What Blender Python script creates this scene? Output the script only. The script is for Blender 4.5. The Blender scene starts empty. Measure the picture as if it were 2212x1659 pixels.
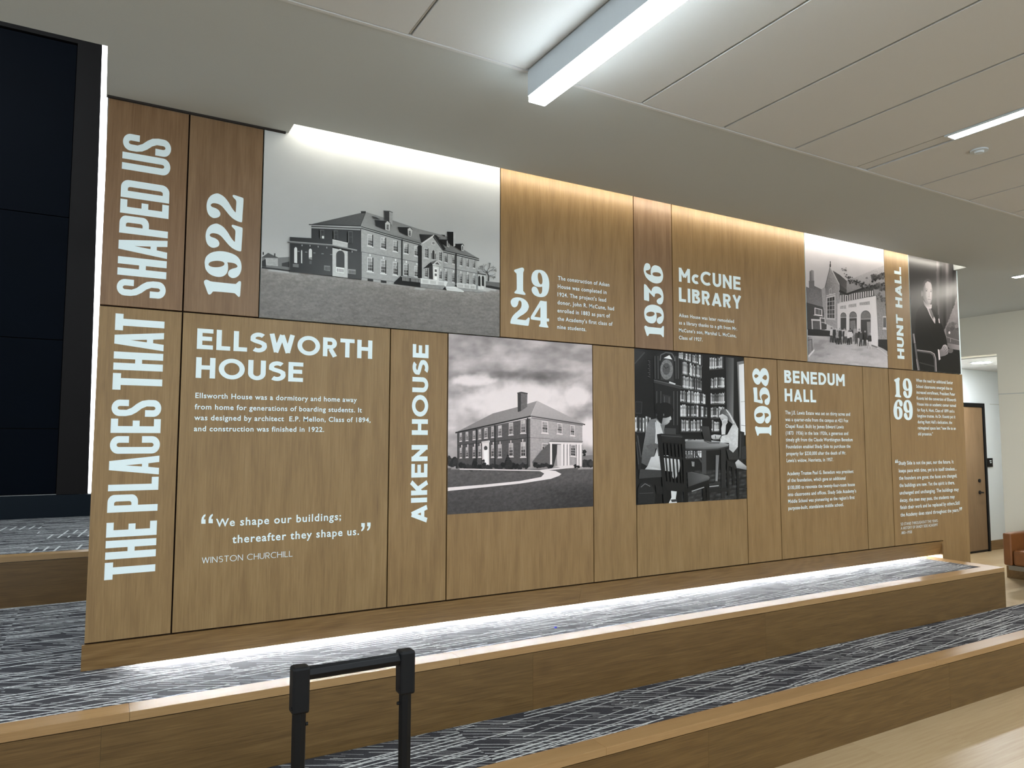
import bpy, bmesh, math, random
from mathutils import Vector, Matrix, noise as mnoise
from mathutils.geometry import tessellate_polygon

S = bpy.context.scene
COL = S.collection
random.seed(7)

# ------------------------------------------------------------------ camera
CX, CY, FPX = 1106.0, 829.5, 1557.3          # frame centre and focal length in pixels of the 2212 x 1659 frame
PITCH, ROLL, YAW = math.radians(4.29384514), math.radians(0.07818198), math.radians(29.76178631)
CAMH, WALLY = 1.641, 3.6
cF = Vector((math.sin(YAW)*math.cos(PITCH), math.cos(YAW)*math.cos(PITCH), math.sin(PITCH)))
_R = Vector((math.cos(YAW), -math.sin(YAW), 0)); _U = _R.cross(cF)
cR = _R*math.cos(ROLL) + _U*math.sin(ROLL); cU = _U*math.cos(ROLL) - _R*math.sin(ROLL)
cam = bpy.data.objects.new('camera', bpy.data.cameras.new('camera')); COL.objects.link(cam)
cam.matrix_world = Matrix(((cR.x, cU.x, -cF.x, 0), (cR.y, cU.y, -cF.y, 0), (cR.z, cU.z, -cF.z, CAMH), (0, 0, 0, 1)))
cam.data.sensor_width = 36; cam.data.lens = 36*FPX/2212; cam.data.clip_start = 0.05
S.camera = cam

# ------------------------------------------------------------------ world, exposure
w = bpy.data.worlds.new('world'); S.world = w; w.use_nodes = True
w.node_tree.nodes['Background'].inputs[0].default_value = (0.86, 0.95, 1.0, 1)
w.node_tree.nodes['Background'].inputs[1].default_value = 0.95
S.view_settings.view_transform = 'Standard'
S.view_settings.look = 'None'
S.view_settings.exposure = 0.95
S.view_settings.gamma = 1.0
S.view_settings.use_curve_mapping = False
LENS_POWER, COVE_POWER, KICK_POWER, RECESS_POWER, STRIP_POWER = 22.0, 18.5, 360.0, 34.0, 4.0
SHORT_POWER, DOWN_POWER, HALL_FILL_POWER = 60.0, 270.0, 34.0

# ------------------------------------------------------------------ helpers
def ray(px, py): return cF + cR*((px-CX)/FPX) - cU*((py-CY)/FPX)
def W(px, py):                                # a point of the photo on the wall plane -> (x, z)
    d = ray(px, py); k = WALLY/d.y
    return d.x*k, d.z*k+CAMH
def lin(c): return c/12.92 if c <= .04045 else ((c+.055)/1.055)**2.4
def rgbf(r, g, b): return (lin(r/255), lin(g/255), lin(b/255), 1)
def wd(k, *c): return [tuple(q*k for q in rgb(*e)[:3])+(1,) for e in c]
def rgb(r, g, b): return (lin(r/255)*.80, lin(g/255)*.80, lin(b/255)*.80, 1)

WLOC = {}
def tag(o, label=None, cat=None, group=None, kind=None):
    if label: o['label'] = label
    if cat: o['category'] = cat
    if group: o['group'] = group
    if kind: o['kind'] = kind
    return o
def thing(name, loc, label, cat, group=None):
    o = bpy.data.objects.new(name, None); COL.objects.link(o); o.location = loc
    o.empty_display_size = .1; WLOC[o] = Vector(loc)
    return tag(o, label, cat, group)

class MB:
    def __init__(s): s.v = []; s.f = []; s.c = []
    def quad(s, *p):
        n = len(s.v); s.v += [tuple(q) for q in p]; s.f.append(tuple(range(n, n+len(p))))
    def box(s, x0, x1, y0, y1, z0, z1):
        n = len(s.v)
        s.v += [(x0,y0,z0),(x1,y0,z0),(x1,y1,z0),(x0,y1,z0),(x0,y0,z1),(x1,y0,z1),(x1,y1,z1),(x0,y1,z1)]
        for f in ((0,3,2,1),(4,5,6,7),(0,1,5,4),(1,2,6,5),(2,3,7,6),(3,0,4,7)): s.f.append(tuple(n+i for i in f))
        return s
    def prism(s, prof, a, b, axis='x'):       # closed profile (two other axes) swept along an axis
        n = len(s.v); m = len(prof)
        for t in (a, b):
            for p in prof:
                s.v.append((t, p[0], p[1]) if axis == 'x' else (p[0], t, p[1]) if axis == 'y' else (p[0], p[1], t))
        s.f.append(tuple(range(n, n+m))[::-1]); s.f.append(tuple(range(n+m, n+2*m)))
        for i in range(m):
            j = (i+1) % m; s.f.append((n+i, n+j, n+m+j, n+m+i))
        return s
    def tube(s, p0, p1, r, seg=16, r1=None, cap=True):
        p0, p1 = Vector(p0), Vector(p1); d = (p1-p0).normalized(); r1 = r if r1 is None else r1
        a = d.orthogonal().normalized(); b = d.cross(a); n = len(s.v)
        for p, rr in ((p0, r), (p1, r1)):
            for i in range(seg):
                t = 2*math.pi*i/seg; s.v.append(tuple(p+(a*math.cos(t)+b*math.sin(t))*rr))
        for i in range(seg):
            j = (i+1) % seg; s.f.append((n+i, n+j, n+seg+j, n+seg+i))
        if cap: s.f.append(tuple(range(n, n+seg))[::-1]); s.f.append(tuple(range(n+seg, n+2*seg)))
        return s
    def build(s, name, mat, parent=None, origin=None, bevel=0, smooth=False, fix=True, seg=2):
        me = bpy.data.meshes.new(name)
        pl = WLOC[parent] if parent is not None else Vector((0, 0, 0))
        if origin is None:
            if parent is None:
                xs, ys, zs = zip(*s.v); o = Vector(((min(xs)+max(xs))/2, (min(ys)+max(ys))/2, min(zs)))
            else: o = pl
        else: o = Vector(origin)
        me.from_pydata([tuple(Vector(p)-o) for p in s.v], [], s.f)
        if fix:
            bm = bmesh.new(); bm.from_mesh(me); bmesh.ops.recalc_face_normals(bm, faces=bm.faces[:]); bm.to_mesh(me); bm.free()
        me.materials.append(mat); me.update()
        if smooth:
            me.polygons.foreach_set('use_smooth', [True]*len(me.polygons))
        ob = bpy.data.objects.new(name, me); COL.objects.link(ob)
        if parent is not None: ob.parent = parent
        ob.location = o-pl; WLOC[ob] = o
        if bevel:
            b = ob.modifiers.new('bevel', 'BEVEL'); b.width = bevel; b.segments = seg; b.limit_method = 'ANGLE'; b.angle_limit = math.radians(40)
        return ob
def box(name, b, mat, parent=None, bevel=0, **k): return MB().box(*b).build(name, mat, parent, bevel=bevel, **k)
def struct(o, label=None): o['kind'] = 'structure'; return tag(o, label)

# ------------------------------------------------------------------ materials
class NT:
    def __init__(s, name):
        s.m = bpy.data.materials.new(name); s.m.use_nodes = True; s.t = s.m.node_tree; s.n = s.t.nodes
        s.b = s.n['Principled BSDF']
    def node(s, typ, ins=None, **props):
        n = s.n.new(typ)
        for k, v in props.items(): setattr(n, k, v)
        for k, v in (ins or {}).items():
            if isinstance(v, bpy.types.NodeSocket): s.t.links.new(v, n.inputs[k])
            else: n.inputs[k].default_value = v
        return n
    def math(s, op, a, b=0.0, c=0.0):
        n = s.n.new('ShaderNodeMath'); n.operation = op
        for i, v in enumerate((a, b, c)):
            if isinstance(v, bpy.types.NodeSocket): s.t.links.new(v, n.inputs[i])
            else: n.inputs[i].default_value = v
        return n.outputs[0]
    def vmath(s, op, a, b):
        n = s.n.new('ShaderNodeVectorMath'); n.operation = op
        for i, v in enumerate((a, b)):
            if isinstance(v, bpy.types.NodeSocket): s.t.links.new(v, n.inputs[i])
            else: n.inputs[i].default_value = v
        return n.outputs[0]
    def ramp(s, fac, stops, interp='LINEAR'):
        n = s.n.new('ShaderNodeValToRGB'); s.t.links.new(fac, n.inputs[0]); n.color_ramp.interpolation = interp
        e = n.color_ramp.elements
        while len(e) < len(stops): e.new(.5)
        for q, (p, c) in zip(e, stops): q.position = p; q.color = c
        return n.outputs[0]
    def mix(s, fac, a, b, mode='MIX'):
        n = s.n.new('ShaderNodeMix'); n.data_type = 'RGBA'; n.blend_type = mode
        for i, v in ((0, fac), (6, a), (7, b)):
            if isinstance(v, bpy.types.NodeSocket): s.t.links.new(v, n.inputs[i])
            else: n.inputs[i].default_value = v
        return n.outputs[2]
    def set(s, k, v):
        if isinstance(v, bpy.types.NodeSocket): s.t.links.new(v, s.b.inputs[k])
        else: s.b.inputs[k].default_value = v
    def bump(s, h, strength=.2, dist=.01):
        n = s.node('ShaderNodeBump', {'Height': h, 'Strength': strength, 'Distance': dist}); s.set('Normal', n.outputs[0])
def plain(name, col, rough=.5, spec=.5, metal=0, mottling=.04, scale=60):
    t = NT(name); pos = t.node('ShaderNodeNewGeometry').outputs['Position']
    nz = t.node('ShaderNodeTexNoise', {'Vector': pos, 'Scale': scale, 'Detail': 3.0}).outputs[0]
    d = tuple(c*(1-mottling) for c in col[:3])+(1,); l = tuple(min(1, c*(1+mottling)) for c in col[:3])+(1,)
    t.set('Base Color', t.ramp(nz, [(.3, d), (.7, l)])); t.set('Roughness', rough); t.set('Specular IOR Level', spec); t.set('Metallic', metal)
    return t.m
def emit(name, col, strength):
    t = NT(name); t.set('Base Color', (.8, .8, .8, 1)); t.set('Emission Color', col); t.set('Emission Strength', strength); return t.m
def wood(name, dark, mid, light, grain='z', rough=.42, fig=1.0, contrast=1.0, spec=.4, knots=False):
    """veneer: fine pores, streaks and a slow cathedral figure running along one axis; every board gets its own cut"""
    t = NT(name); geo = t.node('ShaderNodeNewGeometry').outputs['Position']
    rnd = t.node('ShaderNodeObjectInfo').outputs['Random']
    off = t.node('ShaderNodeCombineXYZ', {0: t.math('MULTIPLY', rnd, 13.7), 1: t.math('MULTIPLY', rnd, 7.3), 2: t.math('MULTIPLY', rnd, 29.1)}).outputs[0]
    p = t.vmath('ADD', geo, off)
    ax = {'z': (1, 1, .028), 'x': (.028, 1, 1), 'y': (1, .028, 1)}[grain]
    ax2 = {'z': (1, 1, .12), 'x': (.06, 1, 1), 'y': (1, .12, 1)}[grain]
    ax3 = {'z': (1, 1, .16), 'x': (.11, 1, 1), 'y': (1, .11, 1)}[grain]
    fine = t.node('ShaderNodeTexNoise', {'Vector': t.vmath('MULTIPLY', p, ax), 'Scale': 230.0, 'Detail': 4.0, 'Roughness': .6}).outputs[0]
    mids = t.node('ShaderNodeTexNoise', {'Vector': t.vmath('MULTIPLY', p, ax2), 'Scale': 20.0 if not knots else 34.0, 'Detail': 4.0, 'Roughness': .6, 'Distortion': .3}).outputs[0]
    figv = t.node('ShaderNodeTexNoise', {'Vector': t.vmath('MULTIPLY', p, ax3), 'Scale': 3.2 if not knots else 5.0, 'Detail': 1.5, 'Roughness': .4, 'Distortion': .25}).outputs[0]
    rings = t.math('SINE', t.math('MULTIPLY', figv, 60.0 if not knots else 110.0))
    v = t.math('ADD', t.math('MULTIPLY', fine, (.68 if knots else .55)*contrast), t.math('MULTIPLY', mids, (.32 if knots else .45)*contrast))
    v = t.math('ADD', v, t.math('MULTIPLY', rings, .022*fig))
    v = t.math('ADD', v, .5-.5*contrast)
    col = t.ramp(v, [(.30, dark), (.5, mid), (.70, light)])
    tint = t.mix(t.math('MULTIPLY', rnd, .5), (1, 1, 1, 1), (1.04, .95, .88, 1))
    t.set('Base Color', t.mix(1.0, col, tint, 'MULTIPLY'))
    t.set('Roughness', t.math('ADD', rough-.05, t.math('MULTIPLY', fine, .14))); t.set('Specular IOR Level', spec)
    t.bump(fine, .06, .002)
    return t.m

M = {}
M['veneer'] = wood('oak_veneer', *wd(0.77, (137,107,67), (165,134,87), (186,156,108)), 'z', .40, 1.0, .8)
M['veneer_red'] = wood('oak_veneer_reddish', *wd(0.75, (128,96,64), (154,122,88), (175,143,108)), 'z', .40, 1.0, .8)
M['step_wood'] = wood('oak_step', *wd(0.78, (86,64,30), (117,90,49), (140,112,67)), 'x', .38, 1.3, .75, knots=True)
M['nosing'] = wood('oak_nosing', *wd(0.86, (150,116,72), (176,142,96), (194,160,114)), 'x', .36, .8, .6)
M['kick_wood'] = wood('oak_kick', *wd(0.92, (112,84,48), (146,115,72), (170,140,96)), 'x', .36, 1.6, .8, knots=True)
M['door_wood'] = wood('oak_door', *wd(0.66, (140,112,80), (166,138,104), (184,156,122)), 'z', .5, .5, .6)
M['joint'] = plain('dark_joint', rgb(36,20,13), .85, .2)
M['white_paint'] = plain('white_paint', rgb(200,204,202), .85, .2, mottling=.01, scale=200)
M['wall_paint'] = plain('cream_paint', rgbf(222,219,206), .8, .2, mottling=.01, scale=200)
M['corridor_paint'] = plain('corridor_paint', rgbf(214,222,226), .8, .2, mottling=.01, scale=200)
M['ceiling_tile'] = plain('ceiling_tile', rgb(219,220,219), .9, .1, mottling=.02, scale=400)
M['grid_gap'] = plain('ceiling_gap', rgb(58,54,52), .9, .1)
M['fixture'] = plain('fixture_white', rgbf(196,205,212), .45, .4, mottling=.01)
M['vinyl'] = plain('white_vinyl', rgbf(222,239,244), .5, .3, mottling=.015, scale=300)
M['black_metal'] = plain('black_metal', rgb(7,9,13), .4, .22, mottling=.1)
M['black_plastic'] = plain('black_plastic', rgb(9,11,15), .5, .22, mottling=.1)
M['screen'] = plain('screen_glass', rgb(3,8,17), .55, .04, mottling=.08, scale=3)
M['screen_frame'] = plain('screen_frame', rgb(20,17,17), .6, .15)
M['screen_base'] = plain('screen_base', rgb(11,22,31), .6, .15)
M['chrome'] = plain('brushed_steel', rgb(170,165,155), .3, .5, metal=1)
M['leather'] = plain('tan_leather', rgb(134,84,42), .45, .5, mottling=.10, scale=14)
M['led'] = emit('led_white', (.83, .94, 1.0, 1), LENS_POWER)
M['led_cove'] = emit('led_cove', (1.0, .93, .80, 1), COVE_POWER)
M['led_kick'] = emit('led_kick', (.93, .97, 1.0, 1), KICK_POWER)
M['led_recess'] = emit('led_recess', (.92, .95, 1.0, 1), RECESS_POWER)
M['led_short'] = emit('led_short', (1.0, .93, .82, 1), SHORT_POWER)
M['led_down'] = emit('led_down', (.97, .98, 1.0, 1), DOWN_POWER)
M['led_hall_fill'] = emit('led_hall_fill', (.88, .94, 1.0, 1), HALL_FILL_POWER)
M['led_strip'] = emit('led_strip', (.95, .97, 1.0, 1), STRIP_POWER)

def carpet_mat():
    """charcoal carpet: long pale threads in loose bundles along the steps, thin broken threads across them, tile by tile"""
    t = NT('striped_carpet'); pos = t.node('ShaderNodeNewGeometry').outputs['Position']
    xyz = t.node('ShaderNodeSeparateXYZ', {0: pos}); X, Y = xyz.outputs[0], xyz.outputs[1]
    tx = t.math('FLOOR', t.math('DIVIDE', t.math('ADD', X, .37), .92)); ty = t.math('FLOOR', t.math('DIVIDE', t.math('ADD', Y, .07), .23))
    tile = t.node('ShaderNodeTexWhiteNoise', {'Vector': t.node('ShaderNodeCombineXYZ', {0: tx, 1: ty, 2: 0.0}).outputs[0]}, noise_dimensions='3D').outputs[0]
    fuzz = t.node('ShaderNodeTexNoise', {'Vector': pos, 'Scale': 420.0, 'Detail': 2.0}).outputs[0]
    wob = t.math('MULTIPLY', t.math('SUBTRACT', fuzz, .5), .0045)
    total = None
    for ang, sp, wd, thr, lng, amp in ((3.0, .030, .115, .52, .30, 1.0), (-29.0, .030, .072, .47, 1.3, .8), (8.0, .047, .06, .55, .5, .85), (-33.0, .019, .085, .55, 2.2, .6), (84.0, .062, .10, .46, .2, 1.0)):
        a = math.radians(ang); ca, sa = math.cos(a), math.sin(a)
        u = t.math('ADD', t.math('MULTIPLY', X, ca), t.math('MULTIPLY', Y, sa))
        v = t.math('ADD', t.math('ADD', t.math('MULTIPLY', Y, ca), t.math('MULTIPLY', X, -sa)), wob)
        v = t.math('ADD', v, t.math('MULTIPLY', tile, .35))
        k = t.math('DIVIDE', v, sp); ki = t.math('FLOOR', k); kf = t.math('ABSOLUTE', t.math('SUBTRACT', t.math('SUBTRACT', k, ki), .5))
        line = t.math('LESS_THAN', kf, wd)
        pres = t.node('ShaderNodeTexNoise', {'Vector': t.node('ShaderNodeCombineXYZ', {0: t.math('MULTIPLY', u, lng), 1: t.math('MULTIPLY', ki, .29), 2: t.math('MULTIPLY', tile, 9.0)}).outputs[0], 'Scale': 2.4, 'Detail': 0.0}).outputs[0]
        m = t.math('MULTIPLY', t.math('MULTIPLY', line, t.math('GREATER_THAN', pres, thr)), amp)
        if ang > 80: m = t.math('MULTIPLY', m, t.math('MULTIPLY', t.math('GREATER_THAN', tile, .80), t.math('GREATER_THAN', Y, 4.7)))
        total = m if total is None else t.math('MAXIMUM', total, m)
    total = t.math('MULTIPLY', total, t.math('ADD', .62, t.math('MULTIPLY', fuzz, .5)))
    base = t.ramp(fuzz, [(.3, rgb(44,44,48)), (.75, rgb(80,80,84))])
    t.set('Base Color', t.mix(total, base, rgb(222,225,224)))
    t.set('Roughness', .95); t.set('Specular IOR Level', .1); t.bump(fuzz, .35, .004)
    return t.m
M['carpet'] = carpet_mat()

def floor_mat():
    t = NT('pale_plank_floor'); pos = t.node('ShaderNodeNewGeometry').outputs['Position']
    xyz = t.node('ShaderNodeSeparateXYZ', {0: pos}); X, Y = xyz.outputs[0], xyz.outputs[1]
    row = t.math('FLOOR', t.math('DIVIDE', Y, .185))
    sh = t.node('ShaderNodeTexWhiteNoise', {'W': row}, noise_dimensions='1D').outputs[0]
    colx = t.math('FLOOR', t.math('DIVIDE', t.math('ADD', X, t.math('MULTIPLY', sh, 3.0)), 1.5))
    pl = t.node('ShaderNodeTexWhiteNoise', {'Vector': t.node('ShaderNodeCombineXYZ', {0: row, 1: colx, 2: 0.0}).outputs[0]}, noise_dimensions='3D').outputs[0]
    p = t.vmath('ADD', pos, t.node('ShaderNodeCombineXYZ', {0: t.math('MULTIPLY', pl, 9.0), 1: t.math('MULTIPLY', pl, 5.0), 2: 0.0}).outputs[0])
    g = t.node('ShaderNodeTexNoise', {'Vector': t.vmath('MULTIPLY', p, (.05, 1, 1)), 'Scale': 60.0, 'Detail': 5.0, 'Roughness': .6}).outputs[0]
    v = t.math('ADD', t.math('MULTIPLY', g, .7), t.math('MULTIPLY', pl, .25))
    c = t.ramp(v, [(q, c) for q, c in zip((.28, .5, .75), wd(.70, (198,168,126), (214,188,145), (226,203,164)))])
    fr = t.math('FRACT', t.math('DIVIDE', Y, .185)); seam = t.math('LESS_THAN', fr, .008)
    t.set('Base Color', t.mix(t.math('MULTIPLY', seam, .35), c, rgb(140,112,84))); t.set('Roughness', .36); t.set('Specular IOR Level', .4)
    return t.m
M['floor'] = floor_mat()
# ------------------------------------------------------------------ the room
ZT = 3.163; XR = 9.441; YB = 5.86
T1, T2, T3 = .312, .622, .927                 # the three carpeted levels
N0, N1, N2 = 2.590, 3.1115, 5.320             # their front faces
struct(box('floor', (-7, 13, -5, 6.4, -.2, 0), M['floor']))
# soffit above the history wall, with the slot for its cove light
m = MB()
m.box(-7, -.028, 2.494, 3.132, ZT, ZT+.3); m.box(-.028, XR, 2.494, 3.48, ZT, ZT+.3)
m.box(-.028, .767, 3.48, 3.62, ZT, ZT+.3); m.box(6.662, XR, 3.48, YB, ZT, ZT+.3); m.box(.767, 6.662, 3.48, 3.95, ZT+.22, ZT+.3)
struct(m.build('ceiling', M['white_paint'], fix=True))
# acoustic ceiling bays in front of the soffit
JX = [.965-.518*k for k in range(14, 0, -1)] + [.965, 1.487, 1.580, 2.088, 2.607, 3.124, 3.643, 3.734, 4.247, 4.78, 5.30, 5.80, 5.89, 6.41, 6.93, 7.45, 7.97, 8.49, 9.01, XR]
m = MB(); g = .008
for a, b in zip(JX[:-1], JX[1:]):
    if abs(a-1.487) < 1e-6: continue
    y1 = 2.470
    if abs(a-3.643) < 1e-6:
        m.box(a+g, b-g, 1.985, y1, ZT+.004, ZT+.03); continue
    m.box(a+g, b-g, -4.5, y1, ZT, ZT+.03)
    if b < XR-.01: m.box(b-.003, b+.003, -4.5, y1, ZT+.006, ZT+.03)
struct(m.build('ceiling', M['ceiling_tile']))
struct(box('ceiling', (-7, XR, -4.5, 2.494, ZT+.03, ZT+.06), M['grid_gap']))
struct(box('trim_1', (-7, XR, 2.474, 2.489, ZT-.003, ZT+.03), M['ceiling_tile']), 'slim white edge strip where the tiled ceiling meets the plain soffit')
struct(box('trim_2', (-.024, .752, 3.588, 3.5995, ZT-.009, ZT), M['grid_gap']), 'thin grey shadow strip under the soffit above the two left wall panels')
# right end wall with the corridor mouth, corridor behind
m = MB(); m.box(XR, XR+.2, -4.5, 4.64, 0, ZT+.1); m.box(XR, XR+.2, 4.64, YB, 2.672, ZT+.1)
struct(m.build('wall_right', M['wall_paint']))
struct(box('trim_3', (XR-.004, XR, -4.5, 4.64, 2.176, 2.184), M['white_paint']))
struct(box('baseboard_right', (XR-.012, XR, -4.5, 4.64, 0, .14), M['kick_wood']))
struct(box('wall_back', (6.0, 13, YB, YB+.2, 0, ZT+.1), M['corridor_paint']))
struct(box('trim_4', (11.66, 13, YB-.004, YB, 2.158, 2.166), M['white_paint']))
struct(box('baseboard_back', (11.42, 13, YB-.012, YB, 0, .14), M['kick_wood']))
m = MB()
for i in range(6):
    for j in range(2): m.box(XR+.2+i*.6+.006, XR+.8+i*.6-.006, 4.66+j*.6+.006, min(YB, 5.26+j*.6)-.006, 2.66, 2.69)
m.box(XR+.2, 13, 4.6, YB, 2.668, 2.70)
struct(m.build('ceiling', M['ceiling_tile']))
struct(box('wall_corridor', (XR+.2, 13, 4.44, 4.64, 0, 2.7), M['wall_paint']))
struct(box('wall_corridor', (13, 13.1, 4.44, YB+.2, 0, 2.7), M['wall_paint']))
# tall space on the left behind the soffit
struct(box('wall_light_seal', (-7, -.028, 3.05, 3.132, ZT+.3, 6.4), M['white_paint']))  # unseen bulkhead, added so no outside light leaks over the soffit
struct(box('wall_light_seal', (-.028, .06, 3.132, 8.4, ZT+.3, 6.4), M['white_paint']))  # unseen side bulkhead, added to seal the tall space against light
struct(box('ceiling', (-7, 4.0, 3.05, 8.6, 6.4, 6.5), M['white_paint']))  # unseen high ceiling, added to block light from above
struct(box('wall_front', (-7, 4.0, 8.4, 8.5, 0, 6.4), M['white_paint']))

# corridor door
d = thing('door_1', (10.86, YB, 0), 'oak veneer corridor door in a dark metal frame', 'door'); d['kind'] = 'structure'
m = MB(); fx1 = 11.417
m.box(10.35, 10.40, YB-.05, YB-.001, 0, 2.165); m.box(fx1-.05, fx1, YB-.05, YB-.001, 0, 2.165); m.box(10.40, fx1-.05, YB-.05, YB-.001, 2.108, 2.165)
m.build('door_frame', M['black_metal'], d, bevel=.002)
lf = box('door_leaf', (10.403, fx1-.053, YB-.035, YB-.002, .012, 2.105), M['door_wood'], d, bevel=.002)
m = MB(); m.tube((11.20, YB-.035, .86), (11.20, YB-.045, .86), .028); m.tube((11.20, YB-.045, .86), (11.20, YB-.085, .86), .010); m.tube((11.205, YB-.085, .86), (11.09, YB-.085, .86), .010)
m.build('door_handle', M['black_metal'], lf, smooth=False)
MB().tube((11.20, YB-.035, 1.03), (11.20, YB-.05, 1.03), .026).build('lock_cylinder', M['black_metal'], lf)
box('door_sweep', (10.403, fx1-.053, YB-.04, YB-.034, .008, .03), M['black_metal'], lf)

# ------------------------------------------------------------------ tiered carpeted steps
def tier(label, x0, x1, yf, yb, zb, zt, seams, nseams, name='seating_tier', right=True):
    t = thing(name, ((x0+x1)/2, yf, zb), label, 'step', 'carpeted oak seating steps')
    nb = .104; nh = .034
    xs = [x0]+seams+[x1]
    for a, b in zip(xs[:-1], xs[1:]):
        box('riser_board', (a+.0004, b-.0004, yf, yf+.03, zb, zt-nh-.003), M['step_wood'], t)
    xs = [x0]+nseams+[x1]
    for i, (a, b) in enumerate(zip(xs[:-1], xs[1:])):
        e = 0 if i == len(xs)-2 else -.0004
        m = MB(); m.box(a+.0004, b+e, yf-.0012, yf+nb, zt-nh, zt)
        m.build('nosing', M['nosing'], t, bevel=.0012)
    xr = x1-.135 if right else x1
    box('carpet', (x0, xr, yf+nb, yb, zt-.02, zt-.001), M['carpet'], t)
    if right:
        box('end_nosing', (xr, x1, yf+nb+.0004, yb, zt-nh, zt), M['nosing'], t, bevel=.0012)
        box('end_board', (x1-.03, x1-.001, yf+.03, yb, zb, zt-nh-.0015), M['step_wood'], t)
    return t
tier('lowest carpeted oak step, nearest the pale wooden floor', -3.5, 7.02, N0, N1, 0, T1, [-.9, 2.55, 4.55], [.2, 1.95, 4.42])
t2 = tier('wide middle carpeted oak step on which the lettered wall stands', -3.5, 6.29, N1, N2, T1, T2, [.05, 1.90, 3.55], [.14, 1.50, 2.53, 4.60])
tier('upper carpeted oak step behind the left end of the lettered wall', -3.5, 3.0, N2, 7.715, T2, T3, [-1.5], [-1.9], right=False)

# ------------------------------------------------------------------ history wall
XL, XE = -.022, 6.725; ZM, ZB = 2.2193, .7707
m = MB(); m.box(XL+.004, XE-.004, WALLY+.019, WALLY+.25, ZB-.03, ZT-.001); m.box(XL+.004, 6.31, WALLY+.225, WALLY+.25, T2+.001, ZB-.03); m.box(6.31, XE-.004, WALLY+.019, WALLY+.25, 0, T2+.001); m.box(.80, 6.62, WALLY+.019, WALLY+.25, ZT-.001, ZT+.215)
m.v = m.v; core = struct(m.build('wall_center', M['joint']))
GJ = .0034
def panel(label, x0, x1, z0, z1, mat='veneer', poly=None):
    p = thing('oak_panel', ((x0+x1)/2, WALLY+.02, z0), label, 'wall panel', 'oak panels of the lettered wall')
    if poly is None: box('panel_board', (x0+GJ, x1-GJ, WALLY, WALLY+.018, z0+GJ, z1-GJ), M[mat], p, bevel=.0008)
    else:
        MB().prism(poly, WALLY, WALLY+.018, 'y').build('panel_board', M[mat], p)
    return p
ZU = ZT+.09
PU1 = panel('oak panel with two heavy white words running upward, upper left end of the wall', XL, .314, ZM, ZT-.006, 'veneer_red')
PU2 = panel('reddish oak panel with large white year running upward, left of long house mural', .314, .650, ZM, ZT-.006, 'veneer_red')
PU4 = panel('oak panel with stacked white year and seven short text lines beside long house mural', 1.979, 2.967, ZM, ZU)
PU5 = panel('narrow oak panel with white year running upward in the upper row right of centre', 2.967, 3.295, ZM, ZU, 'veneer_red')
PU6 = panel('broad oak panel with two-line white heading and four text lines, upper row', 3.295, 4.637, ZM, ZU)
PU8 = panel('narrow oak panel with two white words running upward, left of the dark seated portrait', 5.634, 5.975, ZM, ZU)
PL1 = panel('oak panel with three heavy white words running upward, lower left end of the wall', XL, .314, ZB, ZM)
PL2 = panel('large oak panel with a two-line heading, a paragraph and a quotation in white', .314, 1.319, ZB, ZM)
PL3 = panel('narrow oak panel with two white words running upward, left of the cloudy house mural', 1.319, 1.652, ZB, ZM)
PL4 = panel('oak panel carrying the square mural of a brick house under clouds', 1.652, 2.632, ZB, ZM)
PL5 = panel('blank narrow oak panel between the cloudy house mural and the dark library mural', 2.632, 2.967, ZB, ZM)
PL6 = panel('oak panel carrying the dark library mural', 2.967, 3.954, ZB, ZM)
PL7 = panel('narrow oak panel with a white year running upward, right of the dark library mural', 3.954, 4.296, ZB, ZM)
PL8 = panel('oak panel with a two-line heading and two long white paragraphs in the lower row', 4.296, 5.292, ZB, ZM)
PL9 = panel('blank narrow oak panel in the lower row below the castle-like hall mural', 5.292, 5.634, ZB, ZM)
xk = 6.314
PL10 = panel('rightmost oak panel with stacked white year and long quotation, notched around the step', 5.634, XE, 0.0, ZM, poly=[(5.634+GJ, ZB+GJ), (xk+GJ, ZB+GJ), (xk+GJ, .002), (XE, .002), (XE, ZM-GJ), (5.634+GJ, ZM-GJ)])
# sloping kick board in two lengths over the hidden floor-washing light
for a, b in ((XL-.006, 2.54), (2.5408, xk-.012)):
    k = MB(); zb = T2+.028
    k.prism([(WALLY-.003, ZB-.004), (WALLY+.015, ZB-.004), (WALLY+.050, zb+.003), (WALLY+.048, zb), (WALLY+.034, zb)], a, b, 'x')
    struct(k.build('baseboard_front', M['kick_wood']))
struct(box('baseboard_front', (xk-.0118, xk, WALLY, WALLY+.22, T2+.0005, ZB-.004), M['kick_wood']))
s = thing('led_strip', (3.2, WALLY+.21, T2), 'cool white light strip hidden under the kick board of the lettered wall', 'light strip')
box('led_lens', (.20, 6.285, WALLY+.199, WALLY+.202, T2+.014, T2+.026), M['led_kick'], s)
box('led_channel', (.19, 6.29, WALLY+.202, WALLY+.214, T2+.0005, T2+.032), M['fixture'], s)
s = thing('led_strip', (3.7, 3.487, ZT+.05), 'warm white light strip in the ceiling slot washing the top of the lettered wall', 'light strip')
box('led_lens', (.79, 6.64, 3.488, 3.494, ZT+.055, ZT+.075), M['led_cove'], s)
box('led_channel', (.78, 6.65, 3.4805, 3.488, ZT+.045, ZT+.085), M['fixture'], s)

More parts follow.
